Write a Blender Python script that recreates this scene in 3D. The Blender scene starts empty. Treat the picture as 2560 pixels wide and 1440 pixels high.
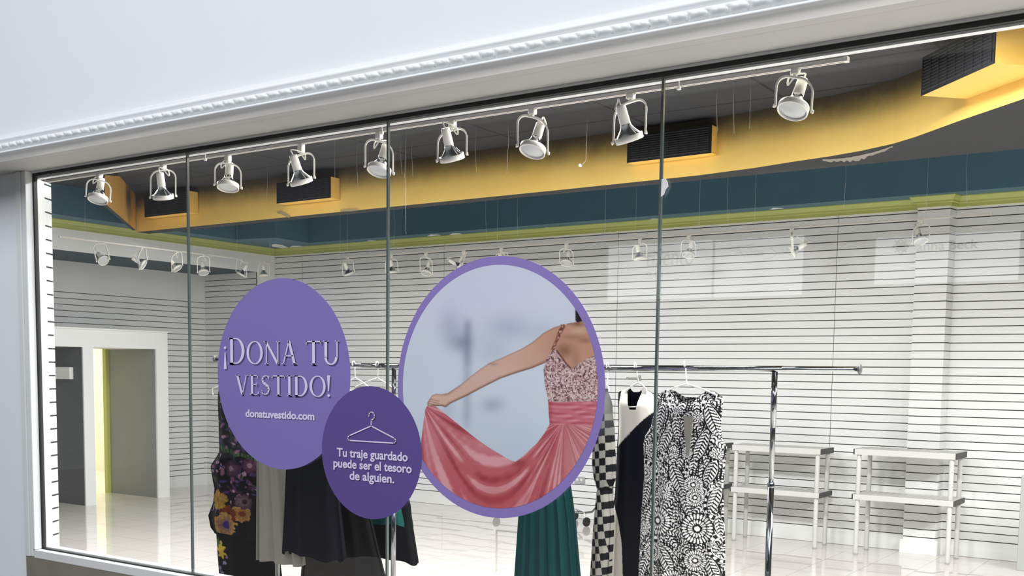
import bpy, math, random
import numpy as np
from mathutils import Vector, Matrix

# ------------------------------------------------------------------ camera, world, lights, exposure
sc = bpy.context.scene
C = sc.collection
F_PX, CY, YAW, PITCH, ROLL, HC = 2693.02, 1171.17, 0.59714, -0.087954, 0.0129424, 1.65535
_fw = Vector((-math.sin(YAW)*math.cos(PITCH), math.cos(YAW)*math.cos(PITCH), math.sin(PITCH)))
_r0 = Vector((math.cos(YAW), math.sin(YAW), 0)); _u0 = _r0.cross(_fw)
_r = math.cos(ROLL)*_r0 + math.sin(ROLL)*_u0; _u = -math.sin(ROLL)*_r0 + math.cos(ROLL)*_u0
CAM = Vector((0, 0, HC))
cd = bpy.data.cameras.new('camera'); cam = bpy.data.objects.new('camera', cd); C.objects.link(cam)
m = Matrix((_r, _u, -_fw)).transposed().to_4x4(); m.translation = CAM
cam.matrix_world = m
cd.sensor_fit = 'HORIZONTAL'; cd.sensor_width = 36.0; cd.lens = F_PX*36/2560
cd.shift_y = (CY-720)/2560; cd.clip_start = 0.05; cd.clip_end = 200
sc.camera = cam
sc.view_settings.view_transform = 'Standard'; sc.view_settings.look = 'None'
sc.view_settings.exposure = 0.0; sc.view_settings.gamma = 1.0; sc.view_settings.use_curve_mapping = False

w = bpy.data.worlds.new('world'); sc.world = w; w.use_nodes = True
w.node_tree.nodes['Background'].inputs[0].default_value = (0.80, 0.86, 1.0, 1)
w.node_tree.nodes['Background'].inputs[1].default_value = 0.20

def area(name, loc, rot, sx, sy, power, col=(1, 1, 1), spread=180):
    l = bpy.data.lights.new(name, 'AREA'); l.shape = 'RECTANGLE'; l.size = sx; l.size_y = sy
    l.energy = power; l.color = col; l.spread = math.radians(spread)
    o = bpy.data.objects.new(name, l); C.objects.link(o); o.location = loc; o.rotation_euler = rot
    return o
# lights of the mall passage (ceiling of the passage, behind and above the viewer)
area('mall_ceiling_light', (1.4, -2.0, 6.2), (math.radians(18), 0, 0), 18, 5, 1010, (0.94, 0.97, 1.0))
# fluorescent troffers hung just under the shop's ceiling, behind the window head
for i, (x, y, p) in enumerate([(-7.6, 5.6, 140), (-4.6, 5.6, 205), (-1.8, 5.5, 200), (1.2, 5.4, 190)]):
    area('ceiling_troffer_%d' % i, (x, y, 3.52), (0, 0, 0), 1.2, 0.6, p, (0.99, 0.98, 1.0))
# unseen fill lamps, added right of the frame and left of the window
for i, (x, y, z, ry, sp, p) in enumerate([(-9.3, 5.6, 2.75, -8, 150, 18), (.4, 4.0, 2.45, 32, 140, 60), (.5, 6.0, 2.75, 25, 125, 60), (.7, 8.6, 2.75, 25, 125, 80)]):
    area('fill_light_%d' % i, (x, y, z), (0, math.radians(ry), 0), 0.5, 1.2, p, (0.99, 0.98, 1.0), sp)
# unseen fill lights added under the yellow bulkhead to brighten floor and walls
for i, (x, p) in enumerate([(-9.6, 21), (-7.8, 22), (-6.2, 16), (-4.6, 9), (-2.8, 7)]):
    area('bulkhead_fill_%d' % i, (x, 8.12, 3.23), (0, 0, 0), 0.9, 0.12, p, (0.99, 0.98, 1.0))
# lit stock room behind the opening in the left wall
area('stock_room_light', (-13.9, 9.6, 2.9), (0, 0, 0), 0.8, 0.8, 110, (1.0, 0.97, 0.88))

# ------------------------------------------------------------------ pixel helpers (a pixel of the photo -> a point on a real plane)
def ray(x, y):
    x, y = float(x), float(y); return _fw + _r*((x-1280)/F_PX) - _u*((y-CY)/F_PX)
def onY(x, y, Y): v = ray(x, y); return CAM + v*(Y/v.y)
def onX(x, y, X): v = ray(x, y); return CAM + v*(X/v.x)
def onZ(x, y, Z): v = ray(x, y); return CAM + v*((Z-HC)/v.z)
rnd = random.Random(7)

# ------------------------------------------------------------------ materials
def lin(c):
    c = c/255.0
    return c/12.92 if c <= 0.04045 else ((c+0.055)/1.055)**2.4
def rgb(r, g, b): return (lin(r), lin(g), lin(b), 1)
def nd(nt, t, **kw):
    n = nt.nodes.new(t)
    for k, v in kw.items(): setattr(n, k, v)
    return n
def mat(name, col, rough=0.5, metal=0.0, var=0.0, scale=6.0, bump=0.0, bscale=60.0, spec=0.5, coat=0.0):
    M = bpy.data.materials.new(name); M.use_nodes = True; nt = M.node_tree; b = nt.nodes['Principled BSDF']
    b.inputs['Base Color'].default_value = col; b.inputs['Roughness'].default_value = rough
    b.inputs['Metallic'].default_value = metal; b.inputs['Specular IOR Level'].default_value = spec
    if coat: b.inputs['Coat Weight'].default_value = coat; b.inputs['Coat Roughness'].default_value = 0.05
    tc = nd(nt, 'ShaderNodeTexCoord')
    if var:
        n = nd(nt, 'ShaderNodeTexNoise'); n.inputs['Scale'].default_value = scale; n.inputs['Detail'].default_value = 5
        nt.links.new(tc.outputs['Object'], n.inputs['Vector'])
        mx = nd(nt, 'ShaderNodeMix', data_type='RGBA'); mx.inputs[6].default_value = tuple(c*(1-var) for c in col[:3])+(1,)
        mx.inputs[7].default_value = tuple(min(1, c*(1+var)) for c in col[:3])+(1,)
        nt.links.new(n.outputs['Fac'], mx.inputs[0]); nt.links.new(mx.outputs[2], b.inputs['Base Color'])
    if bump:
        n2 = nd(nt, 'ShaderNodeTexNoise'); n2.inputs['Scale'].default_value = bscale; n2.inputs['Detail'].default_value = 3
        nt.links.new(tc.outputs['Object'], n2.inputs['Vector'])
        bp = nd(nt, 'ShaderNodeBump'); bp.inputs['Strength'].default_value = bump; bp.inputs['Distance'].default_value = 0.004
        nt.links.new(n2.outputs['Fac'], bp.inputs['Height']); nt.links.new(bp.outputs['Normal'], b.inputs['Normal'])
    return M
def attr_mat(name, rough=0.7, spec=0.3, bump=0.0, bscale=400):
    M = mat(name, (0.5, 0.5, 0.5, 1), rough, spec=spec, bump=bump, bscale=bscale); nt = M.node_tree
    a = nd(nt, 'ShaderNodeAttribute', attribute_name='print')
    nt.links.new(a.outputs['Color'], nt.nodes['Principled BSDF'].inputs['Base Color'])
    return M
def math_node(nt, op, a, b=None):
    n = nd(nt, 'ShaderNodeMath', operation=op)
    for i, v in enumerate((a, b)):
        if v is None: continue
        if isinstance(v, (int, float)): n.inputs[i].default_value = v
        else: nt.links.new(v, n.inputs[i])
    return n.outputs[0]
def grid_mat(name, base, line, sx, sy, ox, oy, wd, rough, var=0.05, bump_tile=0.0, spec=0.5, coat=0.0):
    """tiles sx by sy with thin joints; each tile can lie a touch off level"""
    M = mat(name, base, rough, spec=spec, coat=coat); nt = M.node_tree; b = nt.nodes['Principled BSDF']
    tc = nd(nt, 'ShaderNodeTexCoord'); sp = nd(nt, 'ShaderNodeSeparateXYZ'); nt.links.new(tc.outputs['Object'], sp.inputs[0])
    u = math_node(nt, 'DIVIDE', math_node(nt, 'SUBTRACT', sp.outputs[0], ox), sx)
    v = math_node(nt, 'DIVIDE', math_node(nt, 'SUBTRACT', sp.outputs[1], oy), sy)
    fu = math_node(nt, 'ABSOLUTE', math_node(nt, 'SUBTRACT', math_node(nt, 'FRACT', u), 0.5))
    fv = math_node(nt, 'ABSOLUTE', math_node(nt, 'SUBTRACT', math_node(nt, 'FRACT', v), 0.5))
    lu = math_node(nt, 'GREATER_THAN', fu, 0.5-wd/sx); lv = math_node(nt, 'GREATER_THAN', fv, 0.5-wd/sy)
    ln = math_node(nt, 'MAXIMUM', lu, lv)
    n = nd(nt, 'ShaderNodeTexNoise'); n.inputs['Scale'].default_value = 3; n.inputs['Detail'].default_value = 5
    nt.links.new(tc.outputs['Object'], n.inputs['Vector'])
    m0 = nd(nt, 'ShaderNodeMix', data_type='RGBA'); nt.links.new(n.outputs['Fac'], m0.inputs[0])
    m0.inputs[6].default_value = tuple(c*(1-var) for c in base[:3])+(1,); m0.inputs[7].default_value = tuple(min(1, c*(1+var)) for c in base[:3])+(1,)
    mx = nd(nt, 'ShaderNodeMix', data_type='RGBA'); nt.links.new(ln, mx.inputs[0]); nt.links.new(m0.outputs[2], mx.inputs[6])
    mx.inputs[7].default_value = line; nt.links.new(mx.outputs[2], b.inputs['Base Color'])
    if bump_tile:
        cu = nd(nt, 'ShaderNodeCombineXYZ'); nt.links.new(math_node(nt, 'FLOOR', u), cu.inputs[0]); nt.links.new(math_node(nt, 'FLOOR', v), cu.inputs[1])
        wn = nd(nt, 'ShaderNodeTexWhiteNoise', noise_dimensions='3D'); nt.links.new(cu.outputs[0], wn.inputs['Vector'])
        vs = nd(nt, 'ShaderNodeVectorMath', operation='SUBTRACT'); nt.links.new(wn.outputs['Color'], vs.inputs[0]); vs.inputs[1].default_value = (.5, .5, .5)
        vm = nd(nt, 'ShaderNodeVectorMath', operation='MULTIPLY'); nt.links.new(vs.outputs[0], vm.inputs[0]); vm.inputs[1].default_value = (bump_tile, bump_tile, 0)
        n3 = nd(nt, 'ShaderNodeTexNoise'); n3.inputs['Scale'].default_value = 2.2; nt.links.new(tc.outputs['Object'], n3.inputs['Vector'])
        v3 = nd(nt, 'ShaderNodeVectorMath', operation='SUBTRACT'); nt.links.new(n3.outputs['Color'], v3.inputs[0]); v3.inputs[1].default_value = (.5, .5, .5)
        v4 = nd(nt, 'ShaderNodeVectorMath', operation='MULTIPLY'); nt.links.new(v3.outputs[0], v4.inputs[0]); v4.inputs[1].default_value = (bump_tile*1.2, bump_tile*1.2, 0)
        va = nd(nt, 'ShaderNodeVectorMath', operation='ADD'); nt.links.new(vm.outputs[0], va.inputs[0]); nt.links.new(v4.outputs[0], va.inputs[1])
        g = nd(nt, 'ShaderNodeNewGeometry'); vb = nd(nt, 'ShaderNodeVectorMath', operation='ADD')
        nt.links.new(g.outputs['Normal'], vb.inputs[0]); nt.links.new(va.outputs[0], vb.inputs[1])
        vn = nd(nt, 'ShaderNodeVectorMath', operation='NORMALIZE'); nt.links.new(vb.outputs[0], vn.inputs[0]); nt.links.new(vn.outputs[0], b.inputs['Normal'])
    return M
def emit(name, col, s):
    M = bpy.data.materials.new(name); M.use_nodes = True; nt = M.node_tree; nt.nodes.remove(nt.nodes['Principled BSDF'])
    e = nd(nt, 'ShaderNodeEmission'); e.inputs[0].default_value = col; e.inputs[1].default_value = s
    nt.links.new(e.outputs[0], nt.nodes['Material Output'].inputs[0]); return M
def glass_mat(name):
    """clear sheet: lets light straight through, mirrors by the angle of view"""
    M = bpy.data.materials.new(name); M.use_nodes = True; nt = M.node_tree; nt.nodes.remove(nt.nodes['Principled BSDF'])
    g = nd(nt, 'ShaderNodeNewGeometry'); d = nd(nt, 'ShaderNodeVectorMath', operation='DOT_PRODUCT')
    nt.links.new(g.outputs['Normal'], d.inputs[0]); nt.links.new(g.outputs['Incoming'], d.inputs[1])
    c = math_node(nt, 'SUBTRACT', 1.0, math_node(nt, 'ABSOLUTE', d.outputs['Value']))
    f = math_node(nt, 'ADD', math_node(nt, 'MULTIPLY', math_node(nt, 'POWER', c, 5.0), 0.96), 0.04)
    t = nd(nt, 'ShaderNodeBsdfTransparent'); t.inputs[0].default_value = (0.985, 0.992, 0.988, 1)
    gl = nd(nt, 'ShaderNodeBsdfGlossy'); gl.inputs['Roughness'].default_value = 0.0
    mx = nd(nt, 'ShaderNodeMixShader'); nt.links.new(f, mx.inputs[0]); nt.links.new(t.outputs[0], mx.inputs[1]); nt.links.new(gl.outputs[0], mx.inputs[2])
    nt.links.new(mx.outputs[0], nt.nodes['Material Output'].inputs[0]); return M

M_wall_out = mat('painted_plaster', rgb(236, 239, 243), 0.75, var=0.012, scale=2.0, bump=0.05, bscale=120)
M_mould = mat('white_gloss_paint', rgb(238, 240, 241), 0.4, var=0.02, scale=9)
M_soffit = mat('soffit_paint', rgb(202, 201, 198), 0.6, var=0.03, scale=5)
M_crack = mat('dark_joint', rgb(90, 88, 86), 0.9)
M_frame = mat('frame_white', rgb(228, 230, 229), 0.35, var=0.02, scale=8)
M_gasket = mat('black_gasket', rgb(18, 18, 17), 0.5)
M_stone = mat('stone_base', rgb(134, 129, 116), 0.5, var=0.22, scale=9, bump=0.1)
M_glass = glass_mat('clear_glass')
M_edge = mat('glass_edge', rgb(84, 92, 90), 0.12, spec=0.8)
M_slat = mat('slat_white', rgb(232, 233, 230), 0.45, var=0.015, scale=3)
M_groove = mat('slat_groove', rgb(84, 84, 80), 0.8)
M_white = mat('matt_white', rgb(236, 237, 234), 0.55, var=0.015, scale=4)
M_green = mat('green_trim', rgb(176, 182, 104), 0.5, var=0.05, scale=8)
M_teal = mat('teal_paint', rgb(72, 108, 124), 0.6, var=0.06, scale=4)
M_ceil = grid_mat('dark_ceiling_tile', rgb(54, 56, 60), rgb(28, 28, 30), 1.22, 0.61, -0.45, 0.30, 0.012, 0.9, var=0.10)
M_under = mat('dark_soffit_paint', rgb(46, 47, 48), 0.8, var=0.12, scale=5)
M_floor = grid_mat('glossy_floor_tile', rgb(212, 207, 199), rgb(178, 172, 162), 0.407, 0.407, -2.69, 9.80, 0.0035, 0.035, var=0.025, bump_tile=0.010, spec=0.75)
M_mallfloor = mat('mall_floor_stone', rgb(84, 80, 76), 0.45, var=0.06, scale=1.5)
M_mallwall = mat('mall_wall', rgb(70, 70, 72), 0.8)
M_lampw = mat('lamp_white', rgb(236, 233, 222), 0.35)
M_track = mat('track_white', rgb(226, 222, 212), 0.45, var=0.03)
M_silver = mat('silvered_glass', rgb(225, 228, 230), 0.12, 1.0)
M_lens = mat('frosted_lens', rgb(190, 194, 194), 0.18, spec=0.9, bump=0.25, bscale=180)
M_chrome = mat('chrome', rgb(140, 143, 145), 0.12, 1.0)
M_knob = mat('knob_grey', rgb(84, 85, 84), 0.4)
M_rubber = mat('black_rubber', rgb(26, 26, 27), 0.6)
M_hanger = mat('hanger_plastic', rgb(240, 239, 234), 0.3)
M_shelf = mat('shelf_plastic', rgb(204, 203, 198), 0.5, var=0.02)
M_cap = mat('dark_cap', rgb(66, 66, 66), 0.6)
M_vent = mat('vent_black', rgb(22, 23, 25), 0.7)
M_cheek = mat('cheek_grey', rgb(122, 125, 125), 0.5, var=0.07, scale=3)
M_yroom = mat('stock_room_wall', rgb(234, 230, 208), 0.8, var=0.05, scale=4)
M_dark = mat('dark_slat', rgb(88, 90, 90), 0.6, var=0.05)
M_nylon = mat('nylon_line', rgb(196, 198, 196), 0.4)
M_paper = mat('peeled_paint', rgb(226, 228, 226), 0.8)
M_grey = mat('grey_laminate', rgb(170, 172, 168), 0.5)
M_black = mat('black_cloth', rgb(20, 21, 24), 0.85, var=0.2, scale=20, spec=0.08)
M_navy = mat('navy_black_cloth', rgb(17, 18, 25), 0.8, var=0.15, scale=15, spec=0.08)
M_greycloth = mat('grey_cloth', rgb(128, 126, 118), 0.8, var=0.06, scale=12, spec=0.08)
M_teal_cloth = mat('green_cloth', rgb(26, 76, 70), 0.5, var=0.12, scale=10, spec=0.08)
M_dkgreen = mat('dark_green_cloth', rgb(22, 66, 66), 0.55, var=0.15, scale=14, spec=0.08)
M_cream = mat('cream_cloth', rgb(208, 202, 192), 0.8, var=0.05, scale=20, spec=0.08)
M_print = attr_mat('printed_cloth', 0.8, 0.08)
M_decal = attr_mat('printed_vinyl', 0.45, 0.25)
def sheer(name, col, alpha):
    M = mat(name, col, 0.8, spec=0.05); b = M.node_tree.nodes['Principled BSDF']; b.inputs['Alpha'].default_value = alpha; return M
M_sheer = sheer('sheer_black', rgb(24, 24, 26), 0.86)

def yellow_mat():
    """yellow paint, darkened in blotches that fade from the ceiling edge down"""
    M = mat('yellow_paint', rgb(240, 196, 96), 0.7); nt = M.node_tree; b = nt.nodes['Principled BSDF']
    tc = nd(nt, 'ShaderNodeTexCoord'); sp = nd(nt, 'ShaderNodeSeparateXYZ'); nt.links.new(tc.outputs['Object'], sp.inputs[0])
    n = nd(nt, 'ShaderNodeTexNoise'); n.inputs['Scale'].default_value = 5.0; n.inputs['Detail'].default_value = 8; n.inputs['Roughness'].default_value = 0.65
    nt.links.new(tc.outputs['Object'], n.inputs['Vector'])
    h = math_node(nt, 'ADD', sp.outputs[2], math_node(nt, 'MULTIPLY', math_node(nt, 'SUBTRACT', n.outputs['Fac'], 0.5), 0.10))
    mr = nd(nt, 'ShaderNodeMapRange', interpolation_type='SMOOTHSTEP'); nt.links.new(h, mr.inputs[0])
    mr.inputs[1].default_value = FADE0; mr.inputs[2].default_value = 0.41; mr.inputs[3].default_value = 0; mr.inputs[4].default_value = FADE1
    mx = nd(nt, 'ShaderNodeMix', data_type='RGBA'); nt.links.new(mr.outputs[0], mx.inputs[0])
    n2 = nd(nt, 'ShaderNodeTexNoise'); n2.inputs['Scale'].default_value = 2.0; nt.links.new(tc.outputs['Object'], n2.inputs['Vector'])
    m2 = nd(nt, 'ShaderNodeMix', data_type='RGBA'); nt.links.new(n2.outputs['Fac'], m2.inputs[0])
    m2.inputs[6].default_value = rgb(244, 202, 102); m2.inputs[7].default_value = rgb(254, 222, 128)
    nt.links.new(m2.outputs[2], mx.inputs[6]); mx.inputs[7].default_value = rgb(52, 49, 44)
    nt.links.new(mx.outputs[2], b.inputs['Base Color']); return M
FADE0, FADE1 = 0.13, 0.95  # height where the dark fade starts, and its strength at the top
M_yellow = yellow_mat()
M_yclean = mat('yellow_clean', rgb(244, 202, 104), 0.65, var=0.03)

# ------------------------------------------------------------------ mesh helpers
ORG = {}
class MB:
    def __init__(s): s.v = []; s.f = []; s.m = []; s.sm = []
    def add(s, vs, fs, mi=0, smooth=False):
        o = len(s.v); s.v += [tuple(x) for x in vs]
        for f in fs: s.f.append(tuple(i+o for i in f)); s.m.append(mi); s.sm.append(smooth)
        return s
    def box(s, x0, x1, y0, y1, z0, z1, mi=0, bev=0.0):
        if bev <= 0:
            v = [(x, y, z) for x in (x0, x1) for y in (y0, y1) for z in (z0, z1)]
            return s.add(v, [(0, 1, 3, 2), (4, 6, 7, 5), (0, 4, 5, 1), (2, 3, 7, 6), (0, 2, 6, 4), (1, 5, 7, 3)], mi)
        b = min(bev, (x1-x0)/2.01, (y1-y0)/2.01, (z1-z0)/2.01); vs = []
        def ring(z, i):
            return [(x0+i+b, y0+i, z), (x1-i-b, y0+i, z), (x1-i, y0+i+b, z), (x1-i, y1-i-b, z), (x1-i-b, y1-i, z), (x0+i+b, y1-i, z), (x0+i, y1-i-b, z), (x0+i, y0+i+b, z)]
        rs = [ring(z0, b*.5), ring(z0+b, 0), ring(z1-b, 0), ring(z1, b*.5)]
        fs = []
        for k in range(3):
            for i in range(8): j = (i+1) % 8; fs.append((k*8+i, k*8+j, k*8+8+j, k*8+8+i))
        fs.append(tuple(range(7, -1, -1))); fs.append(tuple(range(24, 32)))
        return s.add([p for r in rs for p in r], fs, mi)
    def obox(s, c, ax, ay, az, mi=0):
        c, ax, ay, az = Vector(c), Vector(ax), Vector(ay), Vector(az)
        v = [c+ax*i+ay*j+az*k for i in (-1, 1) for j in (-1, 1) for k in (-1, 1)]
        return s.add(v, [(0, 1, 3, 2), (4, 6, 7, 5), (0, 4, 5, 1), (2, 3, 7, 6), (0, 2, 6, 4), (1, 5, 7, 3)], mi)
    def tube(s, pts, r, n=10, mi=0, cap=True, closed=False):
        pts = [Vector(p) for p in pts]; rs = r if isinstance(r, (list, tuple)) else [r]*len(pts)
        N = len(pts); fr = None; vs = []
        for i, p in enumerate(pts):
            a = pts[i-1] if (i > 0 or closed) else p; b = pts[(i+1) % N] if (i < N-1 or closed) else p
            t = (b-a).normalized()
            if fr is None: fr = t.orthogonal().normalized()
            fr = (fr - t*fr.dot(t)).normalized(); g = t.cross(fr)
            for k in range(n): A = 2*math.pi*k/n; vs.append(p+fr*math.cos(A)*rs[i]+g*math.sin(A)*rs[i])
        fs = []
        for i in range(N if closed else N-1):
            for k in range(n):
                k2 = (k+1) % n; j = (i+1) % N; fs.append((i*n+k, i*n+k2, j*n+k2, j*n+k))
        if cap and not closed: fs.append(tuple(range(n-1, -1, -1))); fs.append(tuple((N-1)*n+k for k in range(n)))
        return s.add(vs, fs, mi, True)
    def lathe(s, o, axis, prof, n=24, mi=0, caps=(True, True)):
        """prof: (distance along axis, radius)"""
        o, t = Vector(o), Vector(axis).normalized(); a = t.orthogonal().normalized(); b = t.cross(a); vs = []; fs = []
        for h, r in prof:
            for k in range(n): A = 2*math.pi*k/n; vs.append(o+t*h+a*math.cos(A)*r+b*math.sin(A)*r)
        for i in range(len(prof)-1):
            for k in range(n): k2 = (k+1) % n; fs.append((i*n+k, i*n+k2, i*n+n+k2, i*n+n+k))
        if caps[0]: fs.append(tuple(range(n-1, -1, -1)))
        if caps[1]: fs.append(tuple((len(prof)-1)*n+k for k in range(n)))
        return s.add(vs, fs, mi, True)
    def strip(s, pts, wdir, hw, th, mi=0):
        """flat band bent along pts: width along wdir, thickness th"""
        pts = [Vector(p) for p in pts]; wd = Vector(wdir).normalized(); vs = []; fs = []
        for i, p in enumerate(pts):
            t = (pts[min(i+1, len(pts)-1)]-pts[max(i-1, 0)]).normalized(); nn = t.cross(wd).normalized()
            for a, b in ((-1, -1), (1, -1), (1, 1), (-1, 1)): vs.append(p+wd*hw*a+nn*th*.5*b)
        for i in range(len(pts)-1):
            for k in range(4): k2 = (k+1) % 4; fs.append((i*4+k, i*4+k2, i*4+4+k2, i*4+4+k))
        L = (len(pts)-1)*4; fs.append((3, 2, 1, 0)); fs.append((L, L+1, L+2, L+3))
        return s.add(vs, fs, mi)
    def poly(s, pts, mi=0): return s.add(pts, [tuple(range(len(pts)))], mi)
    def prism(s, foot, z0, z1, mi=0, mtop=None, mbot=None, sides=None):
        n = len(foot); vs = [(x, y, z0) for x, y in foot]+[(x, y, z1) for x, y in foot]
        for i in range(n):
            j = (i+1) % n; s.add([vs[i], vs[j], vs[n+j], vs[n+i]], [(0, 1, 2, 3)], mi if sides is None else sides[i])
        s.add(vs[:n], [tuple(range(n-1, -1, -1))], mi if mbot is None else mbot); s.add(vs[n:], [tuple(range(n))], mi if mtop is None else mtop)
        return s
    def build(s, name, mats, parent=None, origin=None, cols=None):
        if not isinstance(mats, (list, tuple)): mats = [mats]
        if parent is not None: org = ORG[parent.name]
        elif origin is not None: org = Vector(origin)
        else:
            A = np.array(s.v); org = Vector(((A[:, 0].min()+A[:, 0].max())/2, (A[:, 1].min()+A[:, 1].max())/2, A[:, 2].min()))
        me = bpy.data.meshes.new(name)
        V = np.array(s.v, dtype=np.float64)-np.array(org)
        me.from_pydata(V.tolist(), [], s.f)
        for mm in mats: me.materials.append(mm)
        me.polygons.foreach_set('material_index', s.m); me.polygons.foreach_set('use_smooth', s.sm)
        if cols is not None:
            a = me.color_attributes.new('print', 'FLOAT_COLOR', 'POINT')
            a.data.foreach_set('color', np.concatenate([cols, np.ones((len(cols), 1))], 1).astype(np.float32).ravel())
        me.update()
        o = bpy.data.objects.new(name, me); C.objects.link(o); ORG[o.name] = org
        if parent is not None: o.parent = parent
        else: o.location = org
        return o
def tag(o, label, cat, group=None, kind=None):
    o['label'] = label; o['category'] = cat
    if group: o['group'] = group
    if kind: o['kind'] = kind
    return o
def struct(o): o['kind'] = 'structure'; return o
def thing(name, label, cat, loc, group=None):
    o = bpy.data.objects.new(name, None); C.objects.link(o); o.location = loc; o.empty_display_size = 0.05
    ORG[o.name] = Vector(loc); return tag(o, label, cat, group)

# ------------------------------------------------------------------ the setting
ZC = 3.66; YB = 10.649; XF = -11.27; XW = -12.35; YG = 3.5; ZT = 3.234; S = 0.0762; G0 = 1.9143-23*S
XR = 4.2
GRV = [G0+i*S for i in range(60)]
def slat_panel(mb, a, b, z0, z1, glo=0.0, ghi=9.0, gh=0.0042, dep=0.009, mf=0, mg=1, seams=()):
    """slatted wall face from a to b (plan points; face normal to the right of a->b), grooves cut in for real"""
    a, b = Vector((a[0], a[1], 0)), Vector((b[0], b[1], 0)); t = (b-a).normalized(); n = Vector((t.y, -t.x, 0))
    L = (b-a).length; cuts = sorted([0, L]); segs = []
    ss = sorted(x for x in seams if 0 < x < L); prev = 0
    for x in ss: segs.append((prev, x-0.0022)); prev = x+0.0022
    segs.append((prev, L))
    zs = [(z-gh, z+gh) for z in GRV if max(z0, glo)+0.01 < z < min(z1, ghi)-0.01]
    def q(p0, p1, za, zb, d0, d1, mi):
        mb.add([p0-n*d0+Vector((0, 0, za)), p1-n*d0+Vector((0, 0, za)), p1-n*d1+Vector((0, 0, zb)), p0-n*d1+Vector((0, 0, zb))], [(0, 1, 2, 3)], mi)
    for s0, s1 in segs:
        p0, p1 = a+t*s0, a+t*s1; z = z0
        for ga, gb in zs:
            q(p0, p1, z, ga, 0, 0, mf); q(p0, p1, ga, ga, 0, dep, mg); q(p0, p1, ga, gb, dep, dep, mg); q(p0, p1, gb, gb, dep, 0, mg); z = gb
        q(p0, p1, z, z1, 0, 0, mf)
    for x in ss: q(a+t*(x-0.003), a+t*(x+0.003), z0+.1, z1, dep*.5, dep*.5, mg)
    return mb

# shop floor, mall floor
mb = MB(); mb.box(-17.5, XR+.2, 3.56, YB+1.2, -0.1, 0.0); struct(mb.build('floor', M_floor, origin=(0, 0, 0)))
mb = MB(); mb.box(-16, 12, -12, 3.44, -0.12, -0.02); struct(mb.build('floor_mall', M_mallfloor, origin=(0, 0, 0)))
mb = MB(); mb.box(-16, 12, -12.2, -12, -0.02, 8); struct(mb.build('wall_mall_far', M_mallwall))
# ceiling
mb = MB(); mb.box(-13.6, XR+.2, 3.56, 10.36, ZC, ZC+0.1); struct(mb.build('ceiling', M_ceil, origin=(0, 0, ZC)))
# back wall with pilaster
PX0, PX1, PY = -2.635, -2.345, 10.52
mb = MB(); sm = [-3.414-2.44*k for k in range(4)]
slat_panel(mb, (XF, YB), (PX0, YB), 0, ZT+.1, 0.1, 3.22, seams=[x-XF for x in sm])
slat_panel(mb, (PX0, YB), (PX0, PY), 0, ZT+.1, 0.1, 3.22)
slat_panel(mb, (PX0, PY), (PX1, PY), 0, ZT+.1, 0.1, 3.22)
slat_panel(mb, (PX1, PY), (PX1+.03, YB), 0, ZT+.1, 0.1, 3.22)
slat_panel(mb, (PX1+.03, YB), (XR, YB), 0, ZT+.1, 0.1, 3.22, seams=[1.4+.5])
mb.box(XF-1.5, XR, YB+.02, YB+.12, 0, ZC, 0)
struct(mb.build('wall_back', [M_slat, M_groove], origin=(0, YB, 0)))
mb = MB(); mb.box(PX0-.025, PX1+.025, PY-.022, YB-.001, 0, 0.135, 0, .004); struct(mb.build('baseboard_pilaster', M_white))
mb = MB(); mb.box(XF+.01, PX0-.03, YB-.006, YB-.001, 0.003, 0.1); mb.box(PX1+.06, XR-.01, YB-.006, YB-.001, 0.003, 0.1); struct(mb.build('baseboard_back', M_white))
# left wall: deep bulkhead above, recessed slatted wall below
mb = MB(); slat_panel(mb, (XW, 3.6), (XW, 10.33), 0, 2.99, 0.1, 2.66); mb.box(XW-.12, XW-.02, 3.6, 7.6, 0, 2.99); mb.box(XW-.12, XW-.02, 9.0, 10.5, 0, 2.99); mb.box(XW-.12, XW-.02, 7.6, 9.0, 2.05, 2.99)
left = mb
# cut the slat face away where the passage opens (behind the white portal)
keep = MB()
for f, mi in zip(left.f, left.m):
    P = [left.v[i] for i in f]
    keep.add(P, [tuple(range(len(P)))], mi)
left = MB()
for (y0, y1, z0, z1) in ((3.6, 7.86, 0, 2.99), (7.86, 8.84, 1.98, 2.99), (8.84, 10.33, 0, 2.99)):
    slat_panel(left, (XW, y0), (XW, y1), z0, z1, 0.1, 2.66)
left.box(XW-.12, XW-.02, 3.6, 7.86, 0, 2.99); left.box(XW-.12, XW-.02, 8.84, 10.5, 0, 2.99); left.box(XW-.12, XW-.02, 7.86, 8.84, 1.98, 2.99)
struct(left.build('wall_left', [M_slat, M_groove], origin=(XW, 0, 0)))
mb = MB(); slat_panel(mb, (XW, 10.33), (XF-.002, 10.33), 0, 2.99, 0.1, 2.95); mb.box(XW-.1, XF-.002, 10.345, YB, 0, 2.99)
struct(mb.build('wall_recess', [M_slat, M_groove]))
mb = MB(); mb.box(XF-.02, XF, 10.33, YB, 0, 2.99); struct(mb.build('wall_nib', M_white))
mb = MB(); mb.prism([(XW-.1, 3.6), (XF, 3.6), (XF, YB), (XW-.1, YB)], 2.99, ZC, 0, mbot=1); struct(mb.build('wall_left_bulkhead', [M_white, mat('teal_deep', rgb(46, 66, 72), 0.6, var=0.06)]))
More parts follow.
